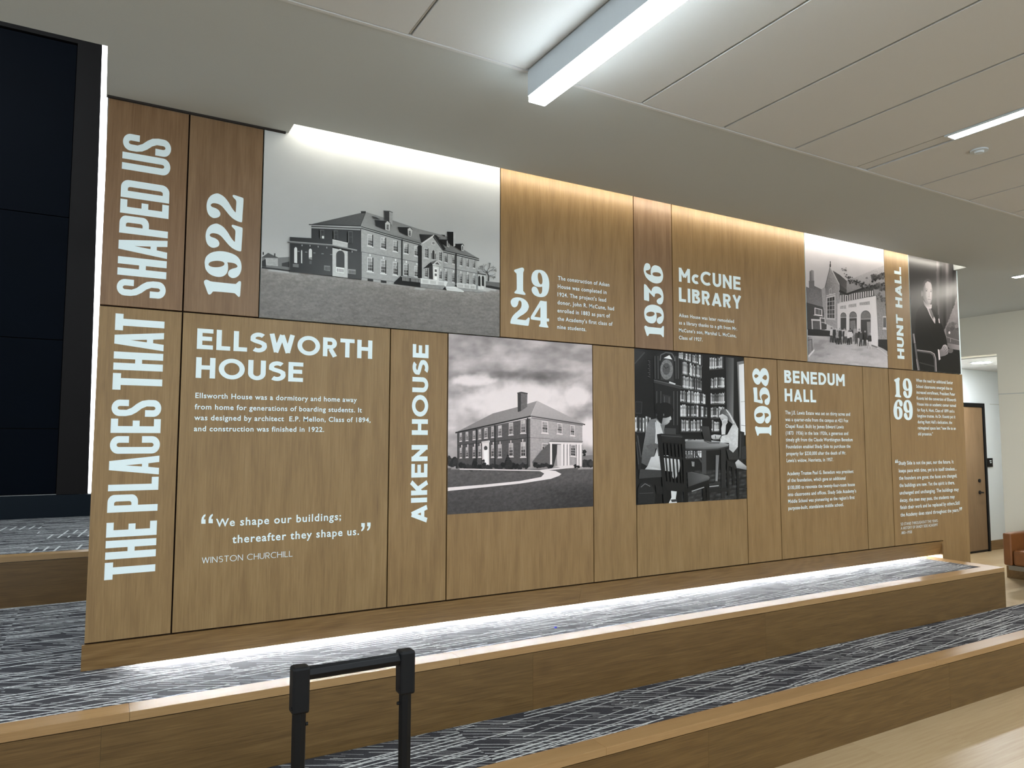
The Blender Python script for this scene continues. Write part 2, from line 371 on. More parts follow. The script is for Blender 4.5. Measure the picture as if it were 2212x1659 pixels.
# ------------------------------------------------------------------ screen wall at the far left
d = thing('video_screen', (-1.9, 7.72, T3), 'tall dark navy panelled screen at the far left beyond the upper step', 'screen')
zs = [1.135, 1.72, 2.53, 3.675, 5.34]
for a, b in zip(zs[:-1], zs[1:]):
    box('screen_panel', (-3.6, -.318, 7.735, 7.775, a+.004, b-.004), M['screen'], d)
m = MB(); m.prism([(-.312, 1.128), (-.066, 1.128), (-.116, 5.6), (-.116, 6.3), (-.312, 6.3)], 7.715, 7.82, 'y'); m.box(-3.7, -.312, 7.715, 7.82, 5.35, 6.3); m.box(-3.7, -.312, 7.78, 7.82, 1.128, 5.36); m.build('screen_frame', M['screen_frame'], d)
box('screen_base', (-3.7, .05, 7.70, 7.784, T3, 1.124), M['screen_base'], d)
d = thing('strip_light', (-.09, 7.84, 1.125), 'bright white vertical light between the dark screen and the lettered wall', 'light')
box('light_lens', (-.150, -.034, 7.824, 7.834, 1.127, 6.2), M['led_strip'], d)
box('light_body', (-.155, -.032, 7.834, 7.86, 1.125, 6.3), M['fixture'], d)

# ------------------------------------------------------------------ ceiling lights and fittings
d = thing('linear_light', (1.534, .5, ZT), 'big suspended white linear light, the nearest on the ceiling', 'ceiling light')
box('housing', (1.492, 1.576, -2.4, 2.481, 3.056, ZT+.03), M['fixture'], d, bevel=.001)
box('light_lens', (1.4955, 1.5745, -2.398, 2.480, 3.031, 3.0555), M['led'], d, bevel=.003)
def recessed(label, x0, x1, y0, y1, mat='led_recess'):
    d = thing('recessed_light', ((x0+x1)/2, (y0+y1)/2, ZT), label, 'ceiling light')
    m = MB(); e = .011
    m.box(x0, x0+e, y0, y1, ZT-.005, ZT+.025); m.box(x1-e, x1, y0, y1, ZT-.005, ZT+.025); m.box(x0+e, x1-e, y0, y0+e, ZT-.005, ZT+.025); m.box(x0+e, x1-e, y1-e, y1, ZT-.005, ZT+.025)
    m.build('trim_frame', M['fixture'], d)
    box('light_lens', (x0+e, x1-e, y0+e, y1-e, ZT-.004, ZT+.02), M[mat], d)
recessed('slim recessed linear light right of the big suspended light', 3.645, 3.732, -2.4, 1.985)
recessed('added unseen fill light in the ceiling beyond the right edge, nearer the lettered wall', 5.802, 5.888, -2.4, 1.985)  # added out of view to brighten the right end of the room
recessed('added unseen fill light in the ceiling beyond the right edge, nearer the right wall', 7.96, 8.046, -2.4, 1.985)  # second added light out of view, for the dim right wall
recessed('added unseen fill light in the ceiling beyond the left edge of the view', -.708, -.622, -2.4, 1.985)  # added out of view to lift the left part of the soffit
recessed('short bright light strip in the soffit near the right wall', 7.40, 7.50, 2.56, 3.49, 'led_short')
for x0 in (-3.4, -1.6):  # hidden lights added to brighten the platform on the left
    d = thing('recessed_light', (x0, 4.6, 6.4), 'added fill light high above the upper step, hidden by the soffit', 'ceiling light', 'added fill lights in the tall space')
    box('light_lens', (x0, x0+.3, 3.3, 5.0, 6.385, 6.40), M['led_hall_fill'], d)
d = thing('sprinkler_cover', (3.985, 1.995, ZT), 'small round white cover plate on the ceiling beside the slim recessed light', 'ceiling fitting')
MB().tube((3.985, 1.995, ZT), (3.985, 1.995, ZT-.007), .042, 28).build('cover_plate', M['fixture'], d)
MB().tube((3.985, 1.995, ZT-.007), (3.985, 1.995, ZT-.016), .024, 24, r1=.02).build('cover_cap', M['fixture'], d)
d = thing('downlight', (10.19, 5.2, 2.66), 'round bright downlight in the corridor ceiling above the door', 'ceiling light')
MB().tube((10.19, 5.2, 2.664), (10.19, 5.2, 2.652), .125, 32).build('trim_ring', M['fixture'], d)
MB().tube((10.19, 5.2, 2.653), (10.19, 5.2, 2.6512), .108, 32).build('light_lens', M['led_down'], d)
d = thing('room_sign', (11.56, YB, 1.22), 'small dark square room sign beside the corridor door', 'sign')
box('sign_plate', (11.50, 11.645, YB-.012, YB-.0005, 1.222, 1.352), M['screen_frame'], d, bevel=.003)
m = MB(); m.box(11.555, 11.605, YB-.0135, YB-.012, 1.306, 1.320); m.box(11.565, 11.605, YB-.0135, YB-.012, 1.280, 1.294); m.build('sign_lettering', M['vinyl'], d)

# ------------------------------------------------------------------ leather sofa by the right wall
d = thing('leather_sofa', (9.0, 3.4, 0), 'tan leather sofa on steel feet against the right wall', 'sofa')
sx, sb = 8.66, 9.40
box('arm', (sx, sb-.12, 4.205, 4.29, .265, .612), M['leather'], d, bevel=.018, seg=4)
box('arm', (sx, sb-.12, 2.41, 2.495, .265, .612), M['leather'], d, bevel=.018, seg=4)
box('seat_cushion', (sx+.004, sb-.20, 3.352, 4.200, .268, .435), M['leather'], d, bevel=.03, seg=4)
box('seat_cushion', (sx+.004, sb-.20, 2.50, 3.348, .268, .435), M['leather'], d, bevel=.03, seg=4)
box('backrest', (sb-.20, sb-.02, 2.41, 4.29, .265, .72), M['leather'], d, bevel=.03, seg=4)
box('base_rail', (sx+.03, sb-.05, 2.45, 4.255, .215, .264), M['chrome'], d)
for a in (sx+.45, sb-.09):
    for y in (2.52, 4.16): box('leg', (a, a+.03, y, y+.03, 0, .215), M['chrome'], d)

# ------------------------------------------------------------------ folding cart in the foreground
d = thing('cart_handle', (.58, 1.80, 0), 'black tubular cart handle standing in front of the lowest step', 'cart')
YC = 1.80
def oct_tube(m, p0, p1, r): m.tube(p0, p1, r, 8)
za, zb2 = 1.076, 1.078
for sgn, xx, sc in ((-1, .4425, 0), (1, .7125, 0)):
    mm = MB(); oct_tube(mm, (xx, YC, .10), (xx, YC, 1.03), .0168); up = mm.build('upright', M['black_metal'], d, bevel=.001)
    e = MB(); e.box(xx-.0205, xx+.0205, YC-.0205, YC+.0205, .985, 1.094)
    el = e.build('corner_fitting', M['black_plastic'], d, bevel=.006, seg=2)
    MB().tube((xx-.019, YC-.012, 1.0), (xx-.0225, YC-.012, 1.0), .004, 10).build('screw', M['black_plastic'], el)
    zz = .955 if sgn < 0 else .962
    MB().tube((xx-sgn*.016, YC, zz), (xx-sgn*.0215, YC, zz), .0042, 10).build('snap_button', M['black_plastic'], up)
mm = MB(); oct_tube(mm, (.455, YC, 1.073), (.70, YC, 1.073), .0165); mm.build('crossbar', M['black_metal'], d, bevel=.001)
mm = MB(); mm.tube((.36, YC, .10), (.80, YC, .10), .012); mm.build('axle', M['black_metal'], d)
for xx in (.37, .76): MB().tube((xx, YC, .10), (xx+.035, YC, .10), .10, 32).build('wheel', M['black_plastic'], d, bevel=.008)
box('toe_plate', (.42, .74, YC, YC+.25, .03, .04), M['black_metal'], d)
o = MB().box(2.17, 2.183, 3.325, 3.335, T2-.0015, T2+.006).build('lint_scrap', plain('blue_scrap', rgb(30,40,190), .6), bevel=.002)
tag(o, 'tiny blue scrap lying on the bright carpet below the lettered wall', 'scrap')
# ------------------------------------------------------------------ lettering on the wall panels
TY = WALLY-.0007                              # vinyl sits just proud of the boards
def spline(pts, closed=True, n=5):
    """smooth outline through the points; a third value marks a sharp corner"""
    out = []; N = len(pts)
    for i in range(N):
        p0, p1, p2, p3 = (pts[(i-1) % N], pts[i], pts[(i+1) % N], pts[(i+2) % N])
        a0 = p1 if len(p1) > 2 else p0; a3 = p2 if len(p2) > 2 else p3
        for k in range(n):
            t = k/n; r = []
            for d in (0, 1):
                m1 = (p2[d]-a0[d])*.5; m2 = (a3[d]-p1[d])*.5
                t2, t3 = t*t, t*t*t
                r.append((2*t3-3*t2+1)*p1[d]+(t3-2*t2+t)*m1+(-2*t3+3*t2)*p2[d]+(t3-t2)*m2)
            out.append(tuple(r))
    return out
def arc(cx, cy, rx, ry, a0, a1, n=14):
    return [(cx+rx*math.cos(math.radians(a0+(a1-a0)*i/n)), cy+ry*math.sin(math.radians(a0+(a1-a0)*i/n))) for i in range(n+1)]
class Vinyl(MB):
    def loops(s, loops):                      # (x, z) outlines on the wall, holes included
        ls = [[Vector((x, z, 0)) for x, z in l] for l in loops]
        n = len(s.v)
        for l in ls: s.v += [(q.x, TY, q.y) for q in l]
        for t in tessellate_polygon(ls): s.f.append(tuple(n+i for i in t))
    def done(s, name, parent): return s.build(name, M['vinyl'], parent, fix=False)

# --- heavy rounded-serif numerals, outlines in their own units (y down, as drawn)
NUM = {
'1': [[(213,262),(225,243),(300,215),(375,188),(415,190),(436,220),(432,255),(418,300),(416,420),(416,690),(428,722),(465,765),(467,785),(450,800),(340,788),(240,775),(220,760),(222,742),(262,695),(270,660),(270,500),(266,345),(255,318),(222,290)]],
'9': [[(770,235),(690,250),(625,315),(597,420),(610,520),(660,590),(730,620),(800,622),(838,612,1),(838,700),(825,755),(795,783),(770,760),(745,690),(715,640),(670,618),(630,630),(603,680),(615,745),(660,805),(730,842),(810,852),(890,835),(950,780),(985,690),(1000,570),(990,450),(955,345),(895,270),(830,240)],
      [(768,298),(745,330),(740,400),(755,490),(785,550),(818,562),(840,530),(845,460),(832,380),(805,318)]],
'2': [[(135,985),(140,930),(180,880),(250,855),(340,855),(430,885),(500,945),(540,1030),(535,1090),(500,1160),(430,1225),(350,1275),(300,1315),(275,1345,1),(370,1355),(450,1362),(485,1350),(520,1312),(545,1303),(560,1325),(548,1410),(535,1475),(515,1490),(400,1480),(250,1462),(145,1450),(128,1430),(135,1375),(165,1300),(215,1235),(290,1165),(345,1110),(372,1050),(375,980),(360,940),(333,922),(310,945),(295,1010),(265,1060),(215,1080),(165,1055)]],
'4': [[(790,930),(815,920),(900,930),(935,932),(943,955),(944,1320,1),(985,1322),(996,1335),(994,1380),(980,1392),(944,1390,1),(945,1440),(975,1510),(970,1530),(880,1525),(785,1512),(768,1500),(775,1475),(797,1440),(798,1375,1),(700,1365),(600,1352),(583,1330),(590,1275),(680,1120),(760,985)],
      [(797,1062,1),(797,1305,1),(720,1295),(662,1287,1),(720,1190)]],
'3': [[(120,497),(103,520),(100,680),(100,820),(108,845),(150,852),(190,857),(200,840),(200,660,1),(240,700),(290,748),(310,735),(318,690),(340,668),(390,665),(430,690),(443,720),(430,748),(385,775),(352,820),(360,870),(400,898),(445,885),(475,830),(487,740),(480,640),(450,560),(400,518),(345,512),(295,530),(260,580),(248,635,1),(200,580),(150,515)]],
'6': [[(170,82),(125,110),(98,200),(100,270),(130,360),(190,430),(270,472),(350,480),(430,450),(475,380),(487,290),(470,200),(430,130),(370,103),(310,105),(260,150),(238,220),(235,280),(242,322,1),(190,310),(150,285),(138,258),(150,238),(190,225),(225,190),(232,150),(215,100)],
      [(270,290),(290,260),(350,245),(410,250),(440,275),(438,305),(400,325),(330,332),(285,318)]],
'8': [[(150,120),(100,150),(65,230),(65,310),(90,400),(130,455),(175,472),(215,450),(248,395,1),(275,445),(315,485),(350,497),(390,460),(415,380),(425,300),(415,210),(385,140),(345,108),(300,105),(260,135),(228,192,1),(200,145)],
      [(135,250),(105,275),(103,305),(130,330),(165,315),(197,278,1),(165,255)], [(350,250),(375,275),(380,320),(360,355),(335,362),(300,345),(275,322,1),(310,270)]],
'5': [[(78,540),(75,560),(85,720),(85,830),(95,845),(170,858),(255,875),(272,850),(270,815),(250,770),(248,720),(275,680),(330,668),(380,690),(393,720),(375,755),(330,785),(312,830),(325,885),(365,905),(405,880),(430,800),(430,690),(410,600),(370,540),(310,520),(255,545),(215,610),(207,690),(220,760),(235,800,1),(195,797),(162,795,1),(160,700),(158,550),(148,533),(110,533)]],
}
def norm_num(ch):                             # outlines scaled to a unit box, upright, y up
    ls = [spline(l) for l in NUM[ch]]
    if ch in '3685': ls = [[(-v, u) for u, v in l] for l in ls]       # these were drawn lying on their side
    if ch in '1924':                          # level the slope the drawing carries
        ls = [[(u, v-.075*u) for u, v in l] for l in ls]
    xs = [p[0] for l in ls for p in l]; ys = [p[1] for l in ls for p in l]
    return [[((x-min(xs))/(max(xs)-min(xs)), (max(ys)-y)/(max(ys)-min(ys))) for x, y in l] for l in ls]
NN = {c: norm_num(c) for c in NUM}
def numeral(mb, ch, x0, x1, z0, z1, up=False):
    """a numeral into a wall rectangle; up = lying so that it reads upward"""
    for_l = []
    for l in NN[ch]:
        if up: for_l.append([(x1-(x1-x0)*b, z0+(z1-z0)*a) for a, b in l])
        else: for_l.append([(x0+(x1-x0)*a, z0+(z1-z0)*b) for a, b in l])
    mb.loops(for_l)

# --- condensed heavy capitals for the title, unit box, straight shapes and rounded corners
def rr(x0, y0, x1, y1, r, c):                 # rectangle with chosen round corners bl br tr tl
    o = []
    for (cx, cy, a), k in zip(((x0, y0, 180), (x1, y0, 270), (x1, y1, 0), (x0, y1, 90)), c):
        if k:
            rx, ry = r; ccx = cx+rx if cx == x0 else cx-rx; ccy = cy+ry if cy == y0 else cy-ry
            o += arc(ccx, ccy, rx, ry, a, a+90, 8)
        else: o.append((cx, cy))
    return o
R1 = (.42, .16); R2 = (.11, .055)
TI = {
'T': [[(.29,0),(.71,0),(.71,.84),(1,.84),(1,1),(0,1),(0,.84),(.29,.84)]],
'H': [[(0,0),(.39,0),(.39,.43),(.61,.43),(.61,0),(1,0),(1,1),(.61,1),(.61,.57),(.39,.57),(.39,1),(0,1)]],
'E': [[(0,0),(1,0),(1,.14),(.48,.14),(.48,.43),(.88,.43),(.88,.57),(.48,.57),(.48,.86),(1,.86),(1,1),(0,1)]],
'L': [[(0,0),(1,0),(1,.14),(.48,.14),(.48,1),(0,1)]],
'P': [rr(0,.40,1,1,(.42,.13),(0,1,1,0))[0:1]+[(0,0),(.39,0),(.39,.40)]+rr(0,.40,1,1,(.42,.13),(0,1,1,0))[1:], rr(.39,.53,.62,.87,(.12,.05),(0,1,1,0))],
'A': [[(0,0),(.35,0),(.41,.22),(.60,.22),(.66,0),(1,0),(.74,1),(.27,1)], [(.435,.35),(.575,.35),(.505,.68)]],
'D': [rr(0,0,1,1,R1,(0,1,1,0)), rr(.39,.14,.62,.86,R2,(0,1,1,0))],
'C': [[(1,.37),(1,.16)]+arc(.5,.16,.5,.16,0,-180,14)[1:]+arc(.5,.84,.5,.16,180,0,14)+[(1,.63),(.62,.63),(.62,.82)]+arc(.5,.82,.12,.05,0,180,8)+arc(.5,.18,.12,.05,180,360,8)+[(.62,.37)]],
'U': [[(0,1),(0,.16)]+arc(.5,.16,.5,.16,180,360,14)[1:]+[(1,1),(.61,1),(.61,.18)]+arc(.5,.18,.11,.05,0,-180,8)+[(.39,1)]],
}
_s = [(0,.33),(0,.16)]+arc(.5,.16,.5,.16,180,360,14)[1:]+[(1,.27),(.93,.40),(.76,.50),(.52,.60),(.39,.70),(.39,.82)]+arc(.5,.83,.11,.05,180,0,8)+[(.61,.66),(.98,.66),(.98,.84)]+arc(.5,.84,.48,.16,0,180,14)[1:]+[(.02,.72),(.09,.60),(.25,.50),(.48,.40),(.61,.30),(.61,.18)]+arc(.5,.17,.11,.05,0,-180,8)+[(.39,.33)]
TI['S'] = [_s]
def title_word(mb, ch, xl, xr, z0, z1):       # reads upward: cap line at xl, base line at xr
    mb.loops([[(xr-(xr-xl)*b, z0+(z1-z0)*a) for a, b in l] for l in TI[ch]])

# --- geometric capitals as strokes of even weight (unit cap height; w = stroke)
def stroke_poly(path, w, closed=False):
    P = [Vector((p[0], p[1])) for p in path]; n = len(P); L = []; Rr = []
    for i in range(n):
        a = P[i-1] if (i > 0 or closed) else None; b = P[(i+1) % n] if (i < n-1 or closed) else None
        d0 = (P[i]-a).normalized() if a is not None else None; d1 = (b-P[i]).normalized() if b is not None else None
        d = (d0+d1).normalized() if d0 is not None and d1 is not None and (d0+d1).length > 1e-4 else (d1 if d0 is None else d0)
        nrm = Vector((-d.y, d.x)); k = 1.0
        if d0 is not None and d1 is not None: k = min(3.0, 1/max(.34, nrm.dot(Vector((-d0.y, d0.x)))))
        L.append(P[i]+nrm*w/2*k); Rr.append(P[i]-nrm*w/2*k)
    return L, Rr
def glyph(ch, w):
    """-> (advance width, list of (path, closed)); centre lines"""
    h = w/2; t, b, mid = 1-h, h, .52
    G = {
    'E': (.62, [[(h,b),(h,t)], [(0,b),(.62,b)], [(0,t),(.62,t)], [(0,mid),(.58,mid)], [(h,0),(h,1)]]),
    'L': (.55, [[(h,0),(h,1)], [(0,b),(.55,b)]]),
    'H': (.72, [[(h,0),(h,1)], [(.72-h,0),(.72-h,1)], [(h,mid),(.72-h,mid)]]),
    'T': (.66, [[(.33,0),(.33,1)], [(0,t),(.66,t)]]),
    'I': (w, [[(h,0),(h,1)]]),
    'U': (.70, [[(h,1),(h,.35)]+[(.35+(.35-h)*math.cos(math.radians(a)), .35+(.35-h)*math.sin(math.radians(a))) for a in range(190, 351, 10)]+[(.70-h,.35),(.70-h,1)]]),
    'W': (1.06, [[(h*.9,1),(.29,b*.6)], [(.27,0+h*.5),(.53,1-h*.4)], [(.53,1-h*.4),(.79,h*.5)], [(.77,b*.6),(1.06-h*.9,1)]]),
    'N': (.74, [[(h,0),(h,1)], [(.74-h,0),(.74-h,1)], [(h,1-h*.9),(.74-h,h*.9)]]),
    'M': (.86, [[(h,0),(h,1)], [(.86-h,0),(.86-h,1)], [(h,1-h*.6),(.43,.36)], [(.43,.36),(.86-h,1-h*.6)]]),
    'A': (.80, [[(h*.95,0),(.40,1-h*.5)], [(.40,1-h*.5),(.80-h*.95,0)], [(.19,.27),(.61,.27)]]),
    'K': (.68, [[(h,0),(h,1)], [(h*1.2,.40),(.62-h*.2,1)], [(.28,.58),(.68-h*1.0,0)]]),
    'Y': (.74, [[(.37,0),(.37,.45)], [(h*.95,1),(.37,.42)], [(.74-h*.95,1),(.37,.42)]]),
    'R': (.66, [[(h,0),(h,1)], [(h,t),(.36,t)]+[(.36+(.27-h)*math.cos(math.radians(a)), .70+(.30-h)*math.sin(math.radians(a))) for a in range(80, -91, -10)]+[(h,.40+h)], [(.34,.40),(.66-h*1.05,0)]]),
    'B': (.64, [[(h,0),(h,1)], [(h,t),(.36,t)]+[(.36+(.24-h)*math.cos(math.radians(a)), .755+(.245-h)*math.sin(math.radians(a))) for a in range(80, -91, -10)]+[(h,.51+h)], [(h,.51+h),(.36,.51+h)]+[(.36+(.28-h)*math.cos(math.radians(a)), .275+(.275-h+.0)*math.sin(math.radians(a))) for a in range(80, -91, -10)]+[(h,b)]]),
    'D': (.74, [[(h,0),(h,1)], [(h,t),(.30,t)]+[(.30+(.44-h)*math.cos(math.radians(a)), .5+(.5-h)*math.sin(math.radians(a))) for a in range(80, -91, -10)]+[(h,b)]]),
    }
    if ch in G: return G[ch]
    if ch == 'O':
        return 1.0, [('o', [(.5+(.5-h)*math.cos(math.radians(a)), .5+(.51-h)*math.sin(math.radians(a))) for a in range(0, 360, 9)])]
    if ch == 'C': return .84, [[(.5+(.5-h)*math.cos(math.radians(a)), .5+(.51-h)*math.sin(math.radians(a))) for a in range(47, 314, 9)]]
    if ch == 'c': return .56, [[(.33+(.33-h)*math.cos(math.radians(a)), .34+(.35-h)*math.sin(math.radians(a))) for a in range(47, 314, 9)]]
    if ch == 'S':
        r = .285-h*.15; top = 1-h; ru = (top-.53)/2; rl = (.53-b)/2
        a1 = [(.335+(.29-h*.2)*math.cos(math.radians(a))*.88, top-ru+ru*math.sin(math.radians(a))) for a in range(38, 181, 12)]
        a2 = [(.325+(.29-h*.2)*math.cos(math.radians(a))*.95, b+rl+rl*math.sin(math.radians(a))) for a in range(0, -143, -12)]
        midp = [(.10,.63),(.20,.575),(.33,.535),(.46,.49),(.565,.42)]
        return .66, [a1+midp+a2]
    return .35, []
def geo_text(mb, text, w, place, gap=.13, space=.62):
    """lays capitals out in unit cap height and hands each outline to place(u, v) -> (x, z) with u in 0..1"""
    items = []; x = 0
    for ch in text:
        if ch == ' ': x += space-gap; continue
        adv, st = glyph(ch, w)
        items.append((x, st)); x += adv+gap
    tot = x-gap
    for x0, st in items:
        for si, p in enumerate(st):
            closed = isinstance(p, tuple); path = p[1] if closed else p
            L, Rr = stroke_poly(path, w, closed)
            n = len(mb.v); m = len(L)
            for q in L+Rr:
                xx, zz = place((q.x+x0)/tot, q.y); mb.v.append((xx, TY-.00004*si, zz))
            for i in range(m if closed else m-1):
                j = (i+1) % m; mb.f.append((n+i, n+j, n+m+j, n+m+i))
def heading(parent, lines, name='heading', w=.205, gap=.13):
    for text, p0, p1, cap in lines:           # base line start and end, top of the first capital, in photo pixels
        a, b_, c = W(*p0), W(*p1), W(*cap); h = c[1]-a[1]; z = (a[1]+b_[1])/2; mb = Vinyl()
        geo_text(mb, text, w, lambda u, v: (a[0]+(b_[0]-a[0])*u, z+h*v), gap)
        mb.done(name, parent)
def heading_up(parent, text, zb, zt, xl, xr, w=.205, gap=.13, space=.5):
    words = text.split(' '); L = [sum(glyph(c, w)[0]+gap for c in q)-gap for q in words]; tot = sum(L)+space*(len(L)-1); a = 0
    for q, l in zip(words, L):                # each word of the heading is a part
        z0 = zb+(zt-zb)*a/tot; z1 = zb+(zt-zb)*(a+l)/tot; a += l+space
        mb = Vinyl(); geo_text(mb, q, w, lambda u, v: (xr-(xr-xl)*v, z0+(z1-z0)*u), gap); mb.done('heading', parent)

# --- running text
FONT_CACHE = {}
def text_mesh(s, weight, spacing=1.0):
    c = bpy.data.curves.new('lettering', 'FONT'); c.body = s; c.size = 1; c.offset = weight; c.space_character = spacing
    c.resolution_u = 3; c.fill_mode = 'FRONT'
    o = bpy.data.objects.new('lettering', c); COL.objects.link(o)
    dg = bpy.context.evaluated_depsgraph_get(); dg.update()
    me = o.evaluated_get(dg).to_mesh()
    v = [(p.co.x, p.co.y) for p in me.vertices]; f = [tuple(p.vertices) for p in me.polygons]
    o.evaluated_get(dg).to_mesh_clear(); bpy.data.objects.remove(o); bpy.data.curves.remove(c)
    return v, f
def split_words(v, f, gap):
    """cuts a laid-out line into its words wherever the blank is wider than gap"""
    sp = sorted((min(v[i][0] for i in q), max(v[i][0] for i in q)) for q in f); cuts = []; e = sp[0][1]
    for a, b in sp:
        if a-e > gap: cuts.append((a+e)/2)
        e = max(e, b)
    out = []
    for lo, hi in zip([-1e9]+cuts, cuts+[1e9]):
        fs = [q for q in f if lo < v[q[0]][0] < hi]; ids = sorted({i for q in fs for i in q}); m = {i: k for k, i in enumerate(ids)}
        out.append(([v[i] for i in ids], [tuple(m[i] for i in q) for q in fs]))
    return out
CAPH = max(p[1] for p in text_mesh('H', 0)[0])
def para(parent, crop, cap, lines, weight=.016, name='text_line', spacing=1.10, extra=None, words=0):
    """lines: (text, start u, v, end u, v) in a crop (x0, y0, scale) of the photo; cap = capital height there"""
    x0, y0, s = crop
    for t, u0, v0, u1, v1 in lines:
        a = W(x0+u0/s, y0+v0/s); b = W(x0+u1/s, y0+v1/s); c = W(x0+u0/s, y0+(v0-cap)/s)
        v, f = text_mesh(t, weight, spacing)
        xa = min(p[0] for p in v); xb = max(p[0] for p in v); h = (c[1]-a[1])/CAPH
        z = (a[1]+b[1])/2; k = (b[0]-a[0])/(xb-xa)
        for vv, ff in (split_words(v, f, words) if words else [(v, f)]):
            mb = Vinyl(); mb.v = [(a[0]+(p[0]-xa)*k, TY, z+p[1]*h) for p in vv]; mb.f = ff; mb.done(name, parent)
    for i in range(0, len(extra or []), 2):
        mb = Vinyl()
        for poly in extra[i:i+2]: mb.loops([[W(x0+u/s, y0+v/s) for u, v in poly]])
        mb.done('quotation_mark', parent)

# title
def rows(crop, data):
    x0, y0, s = crop
    return [(c, W(x0+a/s, y0+b/s)[1], W(x0+e/s, y0+f/s)[1]) for c, a, b, e, f in data]
cropG = (180, 640, 2.5917); cropH = (180, 200, 3.191)
xl = (W(226.5, 1236)[0]+W(248, 696)[0])/2; xr = (W(336.3, 1226)[0]+W(354.4, 700)[0])/2
mb = Vinyl()
for c, z0, z1 in rows(cropG, [('T',140,1588,140,1492),('H',410,1455,412,1353),('E',413,1335,415,1255),('P',417,1200,330,1107),('L',422,1083,425,1010),('A',424,997,428,892),('C',290,881,290,783),('E',433,766,435,688),('S',380,675,230,577),('T',160,522,165,429),('H',443,422,446,323),('A',447,308,450,206),('T',172,188,175,95)]):
    title_word(mb, c, xl, xr, z0, z1)
mb.done('heading', PL1)
mb = Vinyl()
for c, z0, z1 in rows(cropH, [('S',470,1417,300,1284),('H',565,1287,572,1163),('A',570,1147,575,1022),('P',575,1005,330,853),('E',578,871,582,778),('D',583,765,300,601),('U',560,573,540,453),('S',540,441,340,285)]):
    title_word(mb, c, xl, xr, z0, z1)
mb.done('heading', PU1)
# years
def zof(crop, u, v): return W(crop[0]+u/crop[2], crop[1]+v/crop[2])
cH = cropH; mb = Vinyl()
xa, xb = (zof(cH,835,1300)[0]+zof(cH,847,760)[0])/2, (zof(cH,1088,1400)[0]+zof(cH,1101,720)[0])/2
for ch, p, q in (('1',(1086,1412),(1086,1300)), ('9',(1045,1283),(925,1090)), ('2',(1080,1095),(890,892)), ('2',(1080,893),(900,684))):
    numeral(mb, ch, xa, xb, zof(cH,*p)[1], zof(cH,*q)[1], True)
mb.done('year_numerals', PU2)
cA = (1090, 560, 10.367); mb = Vinyl()
for ch, l, t, r, b in (('1',213,500,467,500), ('9',597,520,1000,520), ('2',128,1200,560,1200), ('4',583,1200,996,1200)):
    xa, xb = zof(cA,l,t)[0], zof(cA,r,b)[0]
    zs = {'1':((340,788),(395,187)), '9':((820,852),(770,235)), '2':((400,1481),(300,853)), '4':((880,1526),(860,925))}[ch]
    numeral(mb, ch, xa, xb, zof(cA,*zs[0])[1], zof(cA,*zs[1])[1])
mb.done('year_numerals', PU4)
cB = (1380, 560, 9.215); mb = Vinyl(); xa, xb = zof(cB,100,700)[0], zof(cB,488,700)[0]
for ch, p, q in (('1',(488,1557),(488,1328)), ('9',(400,1293),(270,903)), ('3',(400,898),(120,497)), ('6',(330,481),(180,80))):
    numeral(mb, ch, xa, xb, zof(cB,*p)[1], zof(cB,*q)[1], True)
mb.done('year_numerals', PU5)
cC = (1620, 785, 10.055); mb = Vinyl()
for ch, l, r, p, q in (('1',95,450,(445,1572),(440,1338)), ('9',82,443,(370,1310),(255,925)), ('5',75,434,(365,905),(310,520)), ('8',64,425,(350,497),(320,104))):
    numeral(mb, ch, zof(cC,l,800)[0], zof(cC,r,800)[0], zof(cC,*p)[1], zof(cC,*q)[1], True)
mb.done('year_numerals', PL7)
cD = (1925, 800, 13.83); mb = Vinyl()
for ch, l, r, b, t in (('1',108,300,(215,805),(235,217)), ('9',360,637,(510,832),(465,237)), ('6',77,360,(235,1473),(220,868)), ('9',380,655,(520,1488),(505,885))):
    numeral(mb, ch, zof(cD,l,b[1])[0], zof(cD,r,b[1])[0], zof(cD,*b)[1], zof(cD,*t)[1])
mb.done('year_numerals', PL10)
# headings
def hp(crop, u, v): return (crop[0]+u/crop[2], crop[1]+v/crop[2])
c4 = (400, 680, 4.809)
heading(PL2, [('ELLSWORTH', hp(c4,120,352), hp(c4,1942,460), hp(c4,124,139)), ('HOUSE', hp(c4,108,656), hp(c4,1223,697), hp(c4,113,441))])
zb, zt = W(875+190/4.15, 740+1612/4.148)[1], W(875+203/4.15, 740+22/4.148)[1]
heading_up(PL3, 'AIKEN HOUSE', zb, zt, W(889.5,930)[0], W(924.0,930)[0], .215, .12, .46)
c6 = (1340, 420, 4.483)
heading(PU6, [('McCUNE', hp(c6,567,845), hp(c6,1165,928), hp(c6,567,709)), ('LIBRARY', hp(c6,567,1036), hp(c6,1172,1112), hp(c6,567,900))])
c5 = (1600, 760, 3.607)
heading(PL8, [('BENEDUM', hp(c5,340,241), hp(c5,811,268), hp(c5,338,142)), ('HALL', hp(c5,343,385), hp(c5,588,395), hp(c5,342,285))])
c7 = (1900, 540, 5.925)
heading_up(PU8, 'HUNT HALL', W(1900+315/5.925,540+1397/5.925)[1], W(1900+275/5.925,540+222/5.925)[1], W(1935.0,677)[0], W(1949.7,677)[0], .22, .10, .50)
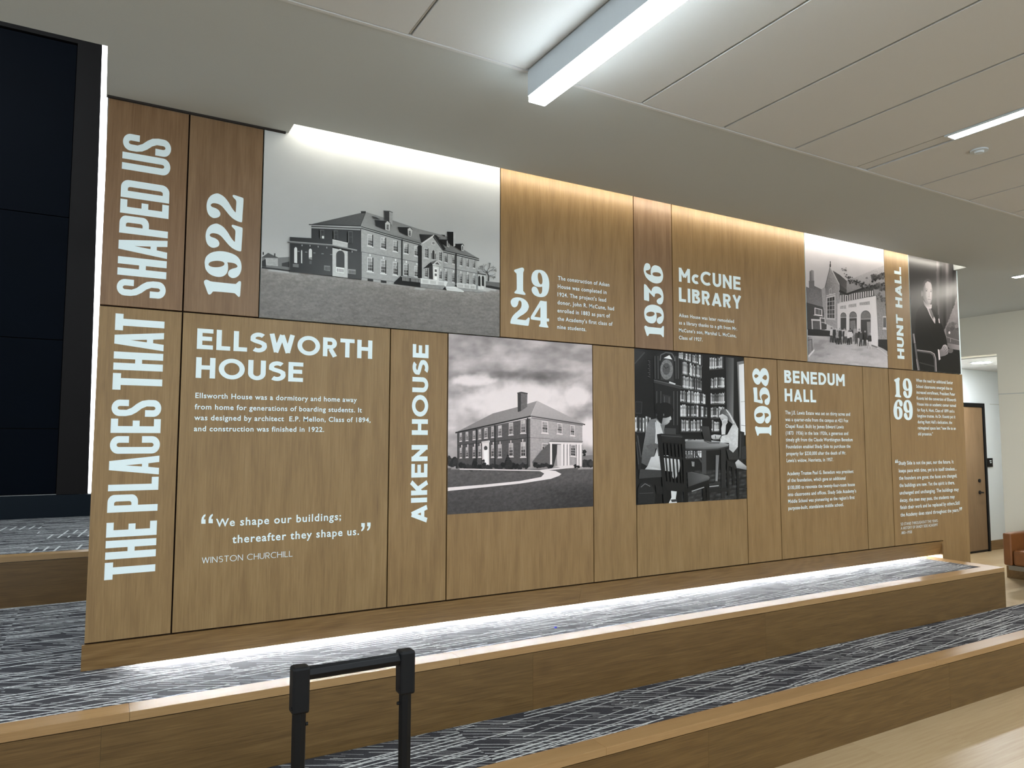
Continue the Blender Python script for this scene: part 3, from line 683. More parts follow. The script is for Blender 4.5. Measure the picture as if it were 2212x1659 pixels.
# running text
para(PL2, c4, 53, [('Ellsworth House was a dormitory and home away',105,868,1782,903), ('from home for generations of boarding students. It',98,983,1835,1012), ('was designed by architect  E.P. Mellon, Class of 1894,',93,1097,1925,1113), ('and construction was finished in 1922.',90,1210,1443,1214)], words=.42)
cq = (400, 1060, 4.809)
def qmark(u, v, w, h, flip=False):            # wedge quotation mark: square foot, curved tail
    p = [(0,1),(1,1),(1,.55),(.62,.55),(.70,.35),(1,.18),(1,0),(.55,.10),(.15,.35),(0,.65)]
    if flip: p = [(1-a, 1-b) for a, b in p]
    return [(u+a*w, v+b*h) for a, b in p]
para(PL2, cq, 80, [('We shape our buildings;',318,375,1618,302), ('thereafter they shape us.',488,547,1805,455)], name='quotation_word', weight=.016, spacing=1.14, words=.16,
     extra=[qmark(167,243,44,100), qmark(243,240,44,98), qmark(1829,336,37,86,True), qmark(1890,331,36,86,True)])
heading(PL2, [('WINSTON CHURCHILL', hp(cq,172,757), hp(cq,1115,683), hp(cq,172,694))], 'attribution_line', .085, .16)
c24 = (1060, 540, 5.53)
para(PU4, c24, 46, [('The construction of A\u0131ken',803,358,1417,437), ('House was completed in',800,455,1383,528), ('1924. The project\u2019s lead',798,552,1378,620), ('donor, John R. McCune, had',798,648,1473,722), ('enrolled in 1883 as part of',797,745,1425,808), ('the Academy\u2019s first class of',797,843,1455,905), ('nine students.',795,940,1140,970)])
para(PU6, c6, 33, [('Aiken House was later remodeled',567,1187,1100,1243), ('as a library thanks to a gift from Mr.',567,1260,1130,1313), ('McCune\u2019s son, Marshal L. McCune,',567,1332,1122,1382), ('Class of 1927.',567,1403,795,1420)])
para(PL8, c5, 27, [('The J.E. Lewis Estate was set on thirty acres and',347,487,852,497), ('was a quarter-mile from the campus at 423 Fox',347,540,838,548), ('Chapel Road. Built by James Edward Lewis',349,591,802,598), ('(1873  1936) in the late 1920s, a generous and',351,645,837,648), ('timely gift from the Claude Worthington Benedum',352,697,872,697), ('Foundation enabled Shady Side to purchase the',354,750,855,749), ('property for $230,000 after the death of Mr.',356,804,820,801), ('Lewis\u2019s widow, Henrietta, in 1957.',358,858,720,853),
     ('Academy Trustee Paul G. Benedum was president',362,960,878,945), ('of the foundation, which gave an additional',364,1013,817,998), ('$100,000 to renovate the twenty-four-room house',366,1070,889,1046), ('into classrooms and offices. Shady Side Academy\u2019s',368,1123,899,1097), ('Middle School was pioneering as the region\u2019s first',370,1177,887,1147), ('purpose-built, standalone middle school.',372,1230,802,1203)], words=.42)
c10 = (1880, 760, 3.770)
para(PL10, c10, 25, [('When the need for additional Senior',372,245,672,262), ('School classrooms emerged due to',374,295,667,308), ('increased enrollment, President Peter',376,342,690,356), ('Kountz led the conversion of Ellsworth',378,390,697,402), ('House into an academic center named',381,437,697,449), ('for Roy A. Hunt, Class of 1899 and a',382,485,684,495), ('longtime trustee. As Dr. Kountz put it',383,533,692,541), ('during Hunt Hall\u2019s dedication, the',386,582,666,587), ('reimagined space lent \u201cnew life to an',387,632,695,634), ('old presence.\u201d',389,680,510,680)])
para(PL10, c10, 29, [('Shady Side is not the past, nor the future. It',230,920,677,908), ('keeps pace with time, yet is in itself timeless...',232,980,703,967), ('the founders are gone; the faces are changed;',234,1038,705,1025), ('the buildings are new. Yet the spirit is there,',237,1097,687,1082), ('unchanged and unchanging. The buildings may',239,1157,720,1138), ('decay, the men may pass, the students may',241,1218,687,1197), ('finish their work and be replaced by others.Still',243,1278,727,1247), ('the Academy does stand throughout the years.',246,1340,722,1302)], name='quotation_line',
     extra=[qmark(202,877,9,28), qmark(214,876,9,28), qmark(726,1267,8,26,True), qmark(738,1265,8,26,True)])
para(PL10, c10, 22, [('SO STAND THROUGHOUT THE YEARS:',248,1412,552,1387), ('A HISTORY OF SHADY SIDE ACADEMY',249,1448,550,1418), ('.883\u20131958',250,1484,338,1478)], name='attribution_line', weight=-.002)
# ------------------------------------------------------------------ printed photographs
def print_mat():
    t = NT('photo_print'); at = t.node('ShaderNodeAttribute', attribute_name='ink'); pos = t.node('ShaderNodeNewGeometry').outputs['Position']
    n = t.node('ShaderNodeTexNoise', {'Vector': t.vmath('MULTIPLY', pos, (1, 1, 1.6)), 'Scale': 55.0, 'Detail': 5.0, 'Roughness': .75}).outputs[0]
    k = t.math('ADD', 1.0, t.math('MULTIPLY', t.math('MULTIPLY', t.math('SUBTRACT', n, .5), 4.2), at.outputs['Alpha']))
    sc = t.node('ShaderNodeCombineXYZ', {0: k, 1: k, 2: k}).outputs[0]
    t.set('Base Color', t.mix(1.0, at.outputs['Color'], sc, 'MULTIPLY')); t.set('Roughness', .34); t.set('Specular IOR Level', .2)
    return t.m
M['print'] = print_mat()
PK = .92                                       # ink is laid down a little lighter than it looks in the room's light
def P(x, z):                                   # wall point -> photo pixel
    d = Vector((x, WALLY, z-CAMH)); f = d.dot(cF)
    return CX+FPX*d.dot(cR)/f, CY-FPX*d.dot(cU)/f
def fbm(u, v, o=4): return mnoise.fractal(Vector((u, v, 3.7)), 1.0, 2.0, o)
def sstep(a, b, x):
    t = min(1, max(0, (x-a)/(b-a))); return t*t*(3-2*t)
class Print:
    def __init__(s, tint): s.v = []; s.c = []; s.f = []; s.l = 0; s.tint = tint; s.rng = random.Random(11)
    def use(s, x0, y0, k): s.cr = (x0, y0, k); return s
    def up(s): s.l += 1; return s
    def ink(s, g, a=0.0, tint=None):
        t = tint or s.tint; g = max(3, g*1.045-11); return tuple(min(.93, lin(max(0, min(255, g*q))/255)/PK) for q in t)+(a,)
    def pt(s, u, v): x0, y0, k = s.cr; return W(x0+u/k, y0+v/k)
    def add(s, xz, cols, faces):
        n = len(s.v); y = WALLY-.0004-.00004*s.l
        s.v += [(x, y, z) for x, z in xz]; s.c += cols; s.f += [tuple(n+i for i in f) for f in faces]
    def poly(s, pts, g, a=0.0, up=True):
        if up: s.up()
        q = [s.pt(u, v) for u, v in pts]; gs = [g[min(len(g)-1, i*len(g)//len(q))] for i in range(len(q))] if isinstance(g, (list, tuple)) else [g]*len(q)
        s.add(q, [s.ink(h, a) for h in gs], tessellate_polygon([[Vector((x, z, 0)) for x, z in q]])); return s
    def line(s, pts, w, g, a=0.0, up=True, w1=None):
        if up: s.up()
        n = len(pts)
        for i in range(n-1):
            (u0, v0), (u1, v1) = pts[i], pts[i+1]; L = math.hypot(u1-u0, v1-v0) or 1
            wa = w if w1 is None else w+(w1-w)*i/(n-1); wb = w if w1 is None else w+(w1-w)*(i+1)/(n-1)
            nx, ny = -(v1-v0)/L/2, (u1-u0)/L/2
            s.poly([(u0+nx*wa, v0+ny*wa), (u1+nx*wb, v1+ny*wb), (u1-nx*wb, v1-ny*wb), (u0-nx*wa, v0-ny*wa)], g, a, False); s.l += .05
        return s
    def ell(s, cx, cy, rx, ry, g, a=0.0, up=True, rot=0, n=18):
        c, d = math.cos(math.radians(rot)), math.sin(math.radians(rot))
        return s.poly([(cx+rx*math.cos(t)*c-ry*math.sin(t)*d, cy+rx*math.cos(t)*d+ry*math.sin(t)*c) for t in [2*math.pi*i/n for i in range(n)]], g, a, up)
    def blobs(s, spots, g0, g1, a=.2, up=True):
        if up: s.up()
        for cx, cy, r in spots:
            s.poly([(cx+r*s.rng.uniform(.6, 1.25)*math.cos(t), cy+r*s.rng.uniform(.6, 1.25)*math.sin(t)) for t in [2*math.pi*i/11 for i in range(11)]], s.rng.uniform(g0, g1), a, False)
            s.l += .04
        return s
    def sub(s, q, a0, a1, b0, b1):            # part of a quad (tl, tr, br, bl)
        def at(a, b):
            t = [q[0][i]+(q[1][i]-q[0][i])*a for i in (0, 1)]; d = [q[3][i]+(q[2][i]-q[3][i])*a for i in (0, 1)]
            return tuple(t[i]+(d[i]-t[i])*b for i in (0, 1))
        return [at(a0, b0), at(a1, b0), at(a1, b1), at(a0, b1)]
    def win(s, u0, t0, b0, u1, t1, b1, frame=205, glass=70, nx=3, ny=4, sill=True, shade=None, jamb=None):
        q = [(u0, t0), (u1, t1), (u1, b1), (u0, b0)]
        s.poly(q, frame); s.up(); m = .10
        for i in range(nx):
            for j in range(ny):
                g = glass+s.rng.uniform(-18, 28)+(shade[j % len(shade)] if shade else 0)
                w = (1-2*m)/nx; h = (1-1.2*m)/ny
                s.poly(s.sub(q, m+i*w+.06*w, m+(i+1)*w-.06*w, .6*m+j*h+.05*h, .6*m+(j+1)*h-.05*h), g, 0, False)
        if jamb is not None: s.poly(s.sub(q, .86, 1.04, 0, 1), jamb)
        if sill:
            e = (u1-u0)*.12; hh = (b0-t0)*.07
            s.poly([(u0-e, b0), (u1+e, b1), (u1+e, b1+hh), (u0-e, b0+hh)], min(235, frame+15))
        return s
    def base(s, x0, x1, z0, z1, nx, nz, fn):
        pts = []; cols = []
        for j in range(nz+1):
            for i in range(nx+1):
                x = x0+(x1-x0)*i/nx; z = z0+(z1-z0)*j/nz; px, py = P(x, z)
                u, v = (px-s.cr[0])*s.cr[2], (py-s.cr[1])*s.cr[2]
                r = fn(u, v); pts.append((x, z)); cols.append(s.ink(*r) if isinstance(r, tuple) else s.ink(r))
        n = nx+1
        s.add(pts, cols, [(j*n+i, j*n+i+1, (j+1)*n+i+1, (j+1)*n+i) for j in range(nz) for i in range(nx)]); return s
    def clip(s, x0, x1, z0, z1):
        s.v = [(min(x1, max(x0, x)), y, min(z1, max(z0, z))) for x, y, z in s.v]; return s
    def build(s, parent):
        me = bpy.data.meshes.new('printed_picture'); pl = WLOC[parent]
        me.from_pydata([tuple(Vector(p)-pl) for p in s.v], [], s.f)
        at = me.color_attributes.new('ink', 'FLOAT_COLOR', 'POINT')
        at.data.foreach_set('color', [k for c in s.c for k in c]); me.materials.append(M['print']); me.update()
        o = bpy.data.objects.new('printed_picture', me); COL.objects.link(o); o.parent = parent; WLOC[o] = pl
        return o
def mural(label, x0, x1, z0, z1):
    t = thing('photo_mural', ((x0+x1)/2, WALLY+.02, z0), label, 'photo mural', 'black and white photo murals')
    box('mural_board', (x0+GJ, x1-GJ, WALLY, WALLY+.018, z0+GJ, z1-GJ), M['vinyl'], t, bevel=.0006); return t
def fl(u, pts):                                # piecewise line
    if u <= pts[0][0]: return pts[0][1]
    for (a, b), (c, d) in zip(pts[:-1], pts[1:]):
        if u <= c: return b+(d-b)*(u-a)/(c-a)
    return pts[-1][1]

# --- long house on a wide lawn
t = mural('wide grey mural of a long old house on a lawn under an empty sky', .650, 1.979, ZM, ZU)
p = Print((.985, 1.0, 1.0)).use(540, 240, 3.318)
G1 = [(60,1128),(280,1155),(800,1205),(1220,1275),(1640,1300),(1800,1280)]
def f1(u, v):
    h = fl(u, G1)
    if v < h: return 192-18*sstep(200, 900, v)+10*sstep(850, 1150, v)+3*fbm(u/300, v/200), .012
    d = v-h
    return 120+24*math.exp(-d/45)-10*sstep(100, 450, d)+12*fbm(u/60, v/14), .34, (1.02, 1.0, .975)
p.base(.650+GJ, 1.979-GJ, ZM+GJ, ZU-GJ, 90, 100, f1)
p.poly([(85,1120),(85,1048),(130,1018),(205,1050),(283,1045),(283,1140)], 118, .1).poly([(110,1052),(200,1056),(200,1112),(112,1105)], 168, .3).poly([(82,1050),(130,1016),(205,1052)], 82, .15).poly([(85,1075),(112,1060),(116,1118),(85,1115)], 48, .3).poly([(228,1090),(283,1078),(283,1120),(228,1112)], 60, .2)
p.line([(84,1122),(180,1132),(285,1146)], 12, 48).line([(95,1010),(95,1030)], 10, 60).line([(177,1020),(177,1045)], 10, 60)
p.use(640, 440, 8.296)
def B(*q): return [(u+1742, v+249) for u, v in q]
p.poly(B((1640,1140),(1908,1165),(1908,1300),(1640,1250)), 104, .1).poly(B((1640,1215),(1750,1222),(1908,1255),(1908,1297),(1640,1247)), 40, .3)
p.poly([(1160,440),(1742,600),(2232,735),(3242,1000),(3242,1585),(2212,1499),(1700,1437),(1160,1368)], 168, .22)
p.poly([(1245,148),(1742,304),(2192,454),(2682,579),(2992,819),(3272,984),(2622,829),(2232,704),(1742,574),(1160,405)], [140,128,128,126,128,128,120,124,130,150], .10)
p.poly([(270,395),(1162,440),(1162,1368),(270,1262)], [40,44,66,52], .06)
p.poly([(225,378),(700,270),(1160,165),(1245,148),(1150,398),(700,388)], [62,80,88,92,84,78], .14)
p.line([(1238,155),(1145,398)], 20, 78).poly([(1155,135),(1245,135),(1240,172),(1160,174)], 42)
p.line([(225,374),(700,388),(1160,402)], 16, 26).line([(265,428),(1150,466)], 22, 158).line([(265,408),(1150,442)], 12, 70)
for off, w_, g_ in ((0,14,40),(16,12,175),(30,16,52)):
    p.line([(1160,412+off),(1742,582+off),(2232,714+off)], w_, g_); p.line([(2622,835+off),(3275,990+off)], w_, g_)
p.line([(1162,862),(1890,997),(2242,1064),(3242,1252)], 7, 66).line([(1162,1325),(1740,1400)], 7, 110)
for q in ((1275,545,750,1372,560,775),(1512,600,800,1605,612,825),(1732,660,850,1815,670,870),(1925,714,889,2004,724,904),(2112,754,929,2180,764,949)):
    p.win(*q, frame=206, glass=105, shade=(60,40,-20,-45), jamb=52)
for q in ((1270,955,1210,1375,970,1225),(1510,1000,1245,1605,1012,1260),(1728,1040,1270,1815,1052,1290),(1920,1074,1294,2004,1084,1304),(2110,1114,1314,2180,1124,1324)):
    p.win(*q, frame=212, glass=105, shade=(55,35,-25,-45), jamb=58)
    p.poly([(q[0]+35,q[1]-52),(q[0]+62,q[1]-48),(q[0]+60,q[1]-8),(q[0]+38,q[1]-10)], 226)
for u, v in ((1275,1345),(1512,1375)): p.poly([(u,v),(u+100,v+12),(u+100,v+52),(u,v+40)], 45)
p.line([(1890,640),(1890,1310)], 24, 40).poly(B((435,495),(508,510),(508,1100),(435,1082)), 36, .1)
# pavilion
p.poly(B((505,480),(725,320),(885,595),(885,1150),(505,1105)), 172, .2).poly(B((458,300),(735,312),(505,455),(490,440)), [40,66,48,44], .1)
p.line(B((508,468),(728,320)), 26, 205).poly(B((735,308),(775,325),(935,572),(870,592),(700,350)), 46).line(B((722,338),(878,585)), 8, 110)
p.poly(B((680,425),(742,432),(742,498),(680,490)), 200).poly(B((690,437),(733,442),(733,485),(690,480)), 130, .3)
p.win(*[k for q in B((550,545),(618,560)) for k in q][:1], *[794,969], 2360, 809, 984, frame=200, glass=95, jamb=52)
p.win(2547, 859, 1019, 2602, 869, 1039, frame=200, glass=95, jamb=52)
p.poly(B((672,750),(672,640),(690,600),(710,575),(735,595),(755,645),(757,760)), 190).poly(B((690,745),(690,610),(710,578),(730,608),(732,752)), 60).poly(B((672,640),(684,635),(684,745),(672,740)), 60).poly(B((740,648),(754,652),(754,755),(740,750)), 70)
for u0, t0, b0, u1, t1, b1 in ((905,645,800,960,655,815),(1045,680,830,1092,690,840),(1178,710,860,1225,718,868),(1300,740,885,1342,748,893),(1415,760,905,1455,768,912),(550,905,1065,605,915,1075),(812,960,1100,855,965,1105),(905,960,1145,955,965,1150),(1040,985,1160,1090,992,1170),(1172,1000,1180,1222,1008,1188),(1295,1015,1190,1340,1020,1200),(1408,1040,1200,1455,1045,1210)):
    p.win(u0+1742, t0+249, b0+249, u1+1742, t1+249, b1+249, frame=195, glass=90, nx=2, shade=(55,25,-20,-35), jamb=55)
    if t0 > 900: p.poly(B((u0+18,t0-38),(u0+36,t0-34),(u0+36,t0-4),(u0+18,t0-6)), 222)
p.line(B((1112,655),(1112,1190)), 24, 40)
# portico, balustrades, steps
p.poly(B((520,920),(655,805),(760,768),(700,845),(700,1110),(640,1100),(640,900),(600,905)), 44, .08).poly(B((630,880),(690,860),(690,1110),(630,1100)), 62)
p.poly(B((655,805),(770,766),(690,838)), 100, .1).poly(B((690,842),(775,782),(845,862),(690,860)), 206).poly(B((735,838),(775,800),(822,852)), 88)
p.poly(B((695,868),(805,890),(805,1135),(700,1115)), 214).poly(B((722,905),(775,912),(775,1125),(722,1115)), 240)
for v in (930, 1005): p.poly(B((730,v),(768,v+4),(768,v+50),(730,v+47)), 96)
p.poly(B((0,1165),(130,1042),(475,1088),(475,1255),(0,1192)), 28).poly(B((120,1048),(470,1092),(470,1112),(130,1068)), 150)
p.up()
for i in range(16):
    u = 150+i*19+(22 if i > 6 else 0); p.poly(B((u,1075+i*2.7),(u+9,1076+i*2.7),(u+9,1135+i*2.2),(u,1134+i*2.2)), 172, 0, False)
p.poly(B((475,1088),(930,1150),(930,1225),(475,1186)), 218).poly(B((475,1186),(930,1225),(870,1292),(475,1255)), 142, .25).up()
for a, b in ((508,615),(650,752),(790,895)):
    for i in range(8):
        u = a+(b-a)*i/8; v = 1112+(u-475)*.128; p.poly(B((u+3,v),(u+8,v),(u+8,v+55),(u+3,v+55)), 150, 0, False)
p.poly(B((905,1150),(965,1150),(930,1240),(905,1230)), 225).poly(B((868,1292),(915,1244),(942,1306)), 20).poly(B((930,1238),(1100,1242),(1255,1322),(1245,1342),(945,1308)), 222).line(B((950,1265),(1180,1290)), 5, 160).line(B((948,1285),(1215,1318)), 5, 160)
p.poly(B((1085,1235),(1110,1190),(1128,1250)), 40).poly(B((1118,1172),(1468,1212),(1468,1292),(1130,1252)), 205).up()
for a, b in ((1150,1240),(1265,1345),(1372,1448)):
    for i in range(7):
        u = a+(b-a)*i/7; v = 1196+(u-1130)*.115; p.poly(B((u+2,v),(u+7,v),(u+7,v+48),(u+2,v+48)), 140, 0, False)
p.poly(B((1130,1252),(1640,1312),(1640,1346),(1250,1322)), 152, .25)
p.poly(B((1500,940),(1640,985),(1642,1325),(1500,1300)), 190, .06).line(B((1500,1005),(1645,1030)), 22, 70).line(B((1500,985),(1650,1012)), 12, 170)
for u in (1506, 1572): p.poly(B((u,1225),(u,1075),(u+12,1048),(u+26,1045),(u+40,1080),(u+42,1238)), 34)
for u in (1500, 1560): p.poly(B((u,1228),(u+46,1236),(u+46,1290),(u,1280)), 214)
# dormers and chimneys
for side, front, wn in (([(1398,296),(1615,318),(1585,352),(1588,474),(1412,402)], [(1585,352),(1622,308),(1676,352),(1662,492),(1588,472)], (1604,372,468,1650,380,486)),
        (B((65,175),(275,182),(245,202),(250,335),(95,266)), B((245,202),(288,180),(328,226),(306,352),(250,336)), (2003,484,578,2044,490,594)),
        (B((808,395),(962,400),(944,430),(946,522),(870,482)), B((944,422),(965,394),(992,440),(986,542),(946,522)), (2697,694,762,2722,700,782)),
        (B((1090,476),(1222,473),(1200,505),(1205,602),(1084,532)), B((1200,506),(1225,474),(1250,512),(1246,607),(1205,597)), (2952,764,836,2982,768,848))):
    p.poly(side, 34, .1).poly(front, 190).win(*wn, frame=170, glass=80, nx=2, ny=3, sill=False)
    p.line([front[0], front[1], front[2]], 12, 60)
p.poly([(1345,228),(1420,250),(1505,292),(1370,275)], 62).poly(B((785,352),(850,380),(800,375)), 60)
p.poly([(1560,135),(1657,140),(1657,332),(1628,308),(1572,302)], 58, .15).poly([(1657,140),(1717,165),(1710,412),(1675,345),(1657,330)], 158, .2).line([(1556,138),(1660,142),(1718,166)], 12, 70)
p.poly(B((948,258),(1062,262),(1062,524),(990,480),(958,440)), 28).poly(B((1062,262),(1102,285),(1094,515),(1062,526)), 180, .1).poly(B((838,312),(912,318),(906,352)), 42)
# porch wing
p.poly([(-122,603),(640,648),(640,745),(-122,692)], 44, .1).poly([(640,648),(915,712),(912,792),(640,748)], 186, .2).line([(640,650),(915,714)], 10, 225)
p.poly([(-122,712),(640,772),(640,1302),(-122,1228)], [36,52,66,40], .05).poly([(912,858),(1162,872),(1162,1368),(912,1336)], [58,62,74,62], .04)
p.line([(-165,688),(640,752),(1080,848)], 26, 108).line([(-165,680),(640,744),(1080,840)], 10, 168).line([(-165,706),(640,770),(1060,862)], 8, 60)
p.poly([(640,800),(912,862),(912,1336),(640,1302)], 192, .12)
p.poly([(705,1240),(705,925)]+arc(780,925,75,78,180,360,10)+[(855,925),(855,1255)], [58]*13+[62], .02).poly([(762,818),(798,822),(792,845),(768,842)], 228)
p.poly([(703,1138),(852,1158),(852,1256),(703,1236)], 228).up()
for i in range(7): p.poly([(718+i*19,1165+i*2.6),(727+i*19,1166+i*2.6),(727+i*19,1225+i*2.6),(718+i*19,1224+i*2.6)], 70, 0, False)
p.poly([(915,1176),(1055,1188),(1055,1272),(915,1256)], 150).up()
for i in range(7): p.poly([(930+i*18,1200+i*1.6),(940+i*18,1200+i*1.6),(940+i*18,1252+i*1.8),(930+i*18,1250+i*1.8)], 62, 0, False)
p.poly([(490,1112),(598,1122),(598,1215),(490,1200)], 128).up()
for i in range(5): p.poly([(505+i*18,1135),(515+i*18,1136),(515+i*18,1198),(505+i*18,1197)], 55, 0, False)
p.poly([(-70,1085),(35,1090),(35,1150),(-70,1140)], 110)
for a, b, t0, bt in ((-45,8,786,1065),(78,98,836,1070),(216,272,812,1000)):
    p.poly([(a,bt),(a,t0+40)]+arc((a+b)/2, t0+40, (b-a)/2, 40, 180, 360, 8)+[(b,t0+40),(b,bt+8)], [120]+[215]*10+[214,120][:1] if False else 212)
p.poly([(216,975),(272,965),(272,1005),(216,1000)], 130).line([(246,1030),(246,1090)], 40, 90)
for u, v in ((95,755),(238,762),(383,778),(538,795),(990,868)): p.poly([(u-8,v-14),(u+8,v-13),(u+5,v+16),(u-5,v+15)], 170)
for u, v in ((30,862),(168,876),(315,890),(462,905),(618,918)): p.poly([(u-20,v-8),(u+20,v-6),(u+20,v+8),(u-20,v+6)], 130)
for a, b, c, d in ((415,475,490,630),(658,485,736,640),(915,500,1000,712)):
    p.poly([(a,b),(c,b+5),(c,d),(a,d)], 88).poly([(a+18,b+14),(c-6,b+18),(c-6,d),(a+18,d)], 48).line([(a+18,(b+d)/2),(c-6,(b+d)/2)], 6, 80)
p.poly([(450,585),(488,588),(488,635),(450,632)], 210)
# bare tree
p.use(850, 470, 8.296); p.line([(1686,1145),(1690,1060),(1668,1000),(1650,960)], 26, 64, w1=12); rg = random.Random(5)
def branch(u, v, a, L, w, d):
    u1, v1 = u+L*math.cos(a), v-L*math.sin(a); p.line([(u,v),(u1,v1)], w, 78, up=False)
    if d: [branch(u1, v1, a+rg.uniform(-.75, .75), L*rg.uniform(.62, .85), w*.68, d-1) for _ in (0, 1, 2)[:2 if d > 2 else 3]]
p.up()
for a in (2.3, 1.5, .8, 2.8): branch(1668, 1005, a, 62, 9, 4)
for a in (.15, -.25): branch(1695, 1050, a, 48, 7, 3)
p.clip(.650+GJ, 1.979-GJ, ZM+GJ, ZU-GJ).build(t)

# --- square brick house under clouds
t = PL4; zb = W(1120, 1103)[1]
p = Print((1.03, .985, .99)).use(940, 700, 3.858)
def f2(u, v):
    if v < 1205:
        g = 168+34*fbm(u/330+2, v/120, 5)+16*fbm(u/90, v/60)
        g -= 26*sstep(420, 120, v)*sstep(.35, -.35, fbm(u/420, v/150+9, 3))
        c = sstep(1.35, .55, math.hypot((u-690)/480, (v-640)/175)+.22*fbm(u/85, v/70, 4))
        c = max(c, sstep(1.2, .5, math.hypot((u-330)/210, (v-470)/52)+.25*fbm(u/60, v/50, 4)), sstep(1.25, .55, math.hypot((u-1180)/130, (v-600)/110)+.2*fbm(u/60, v/50, 4)), sstep(1.3, .6, math.hypot((u-1290)/130, (v-900)/120)+.2*fbm(u/70, v/70, 3)))
        d = sstep(1.3, .3, math.hypot((u-850)/620, (v-425)/45)+.3*fbm(u/120, v/40, 3))
        return g-30*d+(226-g)*.92*c, .012
    g = 92-20*sstep(1230, 1560, v)-16*sstep(600, 1300, u)*sstep(1290, 1400, v)
    return g+10*fbm(u/30, v/16), .30
p.base(1.652+GJ, 2.632-GJ, zb, ZM-GJ, 110, 120, f2)
p.poly([(1220,1096),(1312,1092),(1312,1135),(1220,1140)], 120, .1)
p.blobs([(115+i*9, 1125+(i*37) % 60, 26) for i in range(9)]+[(1235+i*9, 1150+(i*23) % 34, 24) for i in range(9)]+[(1240,1065,20),(1245,1090,14)], 36, 66, .4)
p.poly([(185,905),(792,785),(792,1190),(185,1202)], [84,92,84,76], .34).poly([(792,785),(1226,836),(1226,1182),(792,1190)], [172,168,160,158], .26)
p.poly([(170,904),(480,745),(690,690),(850,640),(797,766)], [128,138,140,150,142], .10).poly([(850,640),(1250,835),(797,766)], [184,158,170], .07)
p.line([(168,906),(797,768)], 12, 46).line([(797,768),(1250,838)], 10, 84).line([(800,782),(1230,846)], 8, 120).line([(850,640),(797,764)], 5, 185)
p.poly([(686,578),(714,570),(714,726),(688,733)], 66, .3).poly([(714,570),(768,582),(766,690),(714,726)], 108, .35).line([(684,577),(716,569),(770,580)], 10, 70)
p.line([(188,1012),(792,946)], 5, 58).line([(792,946),(1226,976)], 5, 128).line([(770,782),(770,1190)], 12, 46).line([(343,876),(343,1196)], 11, 38).line([(497,842),(497,1192)], 11, 38).line([(187,905),(187,1196)], 8, 60)
for q in ((203,908,978,222,905,975),(253,900,972,275,897,970),(312,892,965,335,888,962),(360,880,958,382,876,955),(408,868,952,436,863,948),(466,855,945,488,852,942),(523,848,938,553,843,935),(612,825,925,648,820,920),(711,803,910,752,798,907)):
    p.win(*q, frame=188, glass=110, nx=2, shade=(50,20,-35,-20))
for q in ((203,1032,1115,222,1030,1113),(253,1028,1112,275,1026,1110),(311,1023,1112,333,1021,1110),(357,1018,1110,381,1016,1108),(465,1008,1110,488,1006,1108),(521,1003,1112,552,1001,1110),(611,994,1105,648,992,1103),(710,984,1108,752,982,1106)):
    p.win(*q, frame=188, glass=95, nx=2, shade=(70,30,-40,-50)); p.poly([(q[0]+13,q[1]-24),(q[0]+22,q[1]-25),(q[0]+21,q[1]-3),(q[0]+14,q[1]-3)], 205)
for q in ((886,808,905,938,812,912),(1013,825,912,1056,830,918),(1123,842,928,1160,845,932)): p.win(*q, frame=212, glass=95, shade=(60,20,-45,30))
for q in ((886,990,1100,938,995,1105),(1125,1005,1100,1168,1005,1105)): p.win(*q, frame=205, glass=52, shade=(70,-10,-15,-15))
p.poly([(805,1152),(885,1050),(955,985),(955,1182)], 96, .2)
p.poly([(388,992),(447,983),(448,1188),(390,1198)], 214).line([(384,988),(452,977)], 16, 196).ell(418,1034,15,19,74).poly([(404,1052),(437,1047),(437,1182),(404,1187)], 236)
p.poly([(962,998),(1052,1000),(1052,1182),(962,1186)], 58, .1).poly([(1014,1005),(1052,1005),(1052,1182),(1008,1180)], 196).poly([(985,1182),(1010,1080),(1014,1180)], 140)
p.poly([(943,976),(1050,928),(1228,975),(1218,992),(950,990)], [140,168,150,150,140], .06).line([(948,990),(1222,998)], 16, 218).line([(950,978),(1226,982)], 6, 110)
for a, b in ((955,970),(1046,1064),(1073,1092),(1100,1115),(1176,1192),(1198,1216)): p.poly([(a,995),(b,996),(b+1,1186),(a-1,1186)], [222,232,226,216])
p.poly([(985,1183),(1150,1176),(1155,1196),(1060,1200)], 214)
p.blobs([(215+i*27, 1178+(i*29) % 22, 24) for i in range(21)]+[(330,1140,20),(330,1165,22),(400,1140,14),(402,1165,18),(608,1150,30),(606,1120,18),(604,1095,9),(600,1175,40),(560,1170,22),(830+0,1168,22)]+[(830+i*19, 1172+(i*13) % 16, 19) for i in range(8)]+[(1165,1185,16),(1190,1188,14)], 26, 52, .5)
p.line([(200,1209),(500,1214),(900,1222)], 10, 206).line([(868,1222),(1000,1206),(1155,1190)], 13, 216)
p.poly([(100,1362),(400,1338),(700,1308),(880,1274),(905,1246),(870,1226),(885,1214),(1000,1224),(1048,1249),(1030,1264),(960,1290),(700,1330),(100,1391)], 220, .03)
p.clip(1.652+GJ, 2.632-GJ, zb, ZM-GJ).build(t)

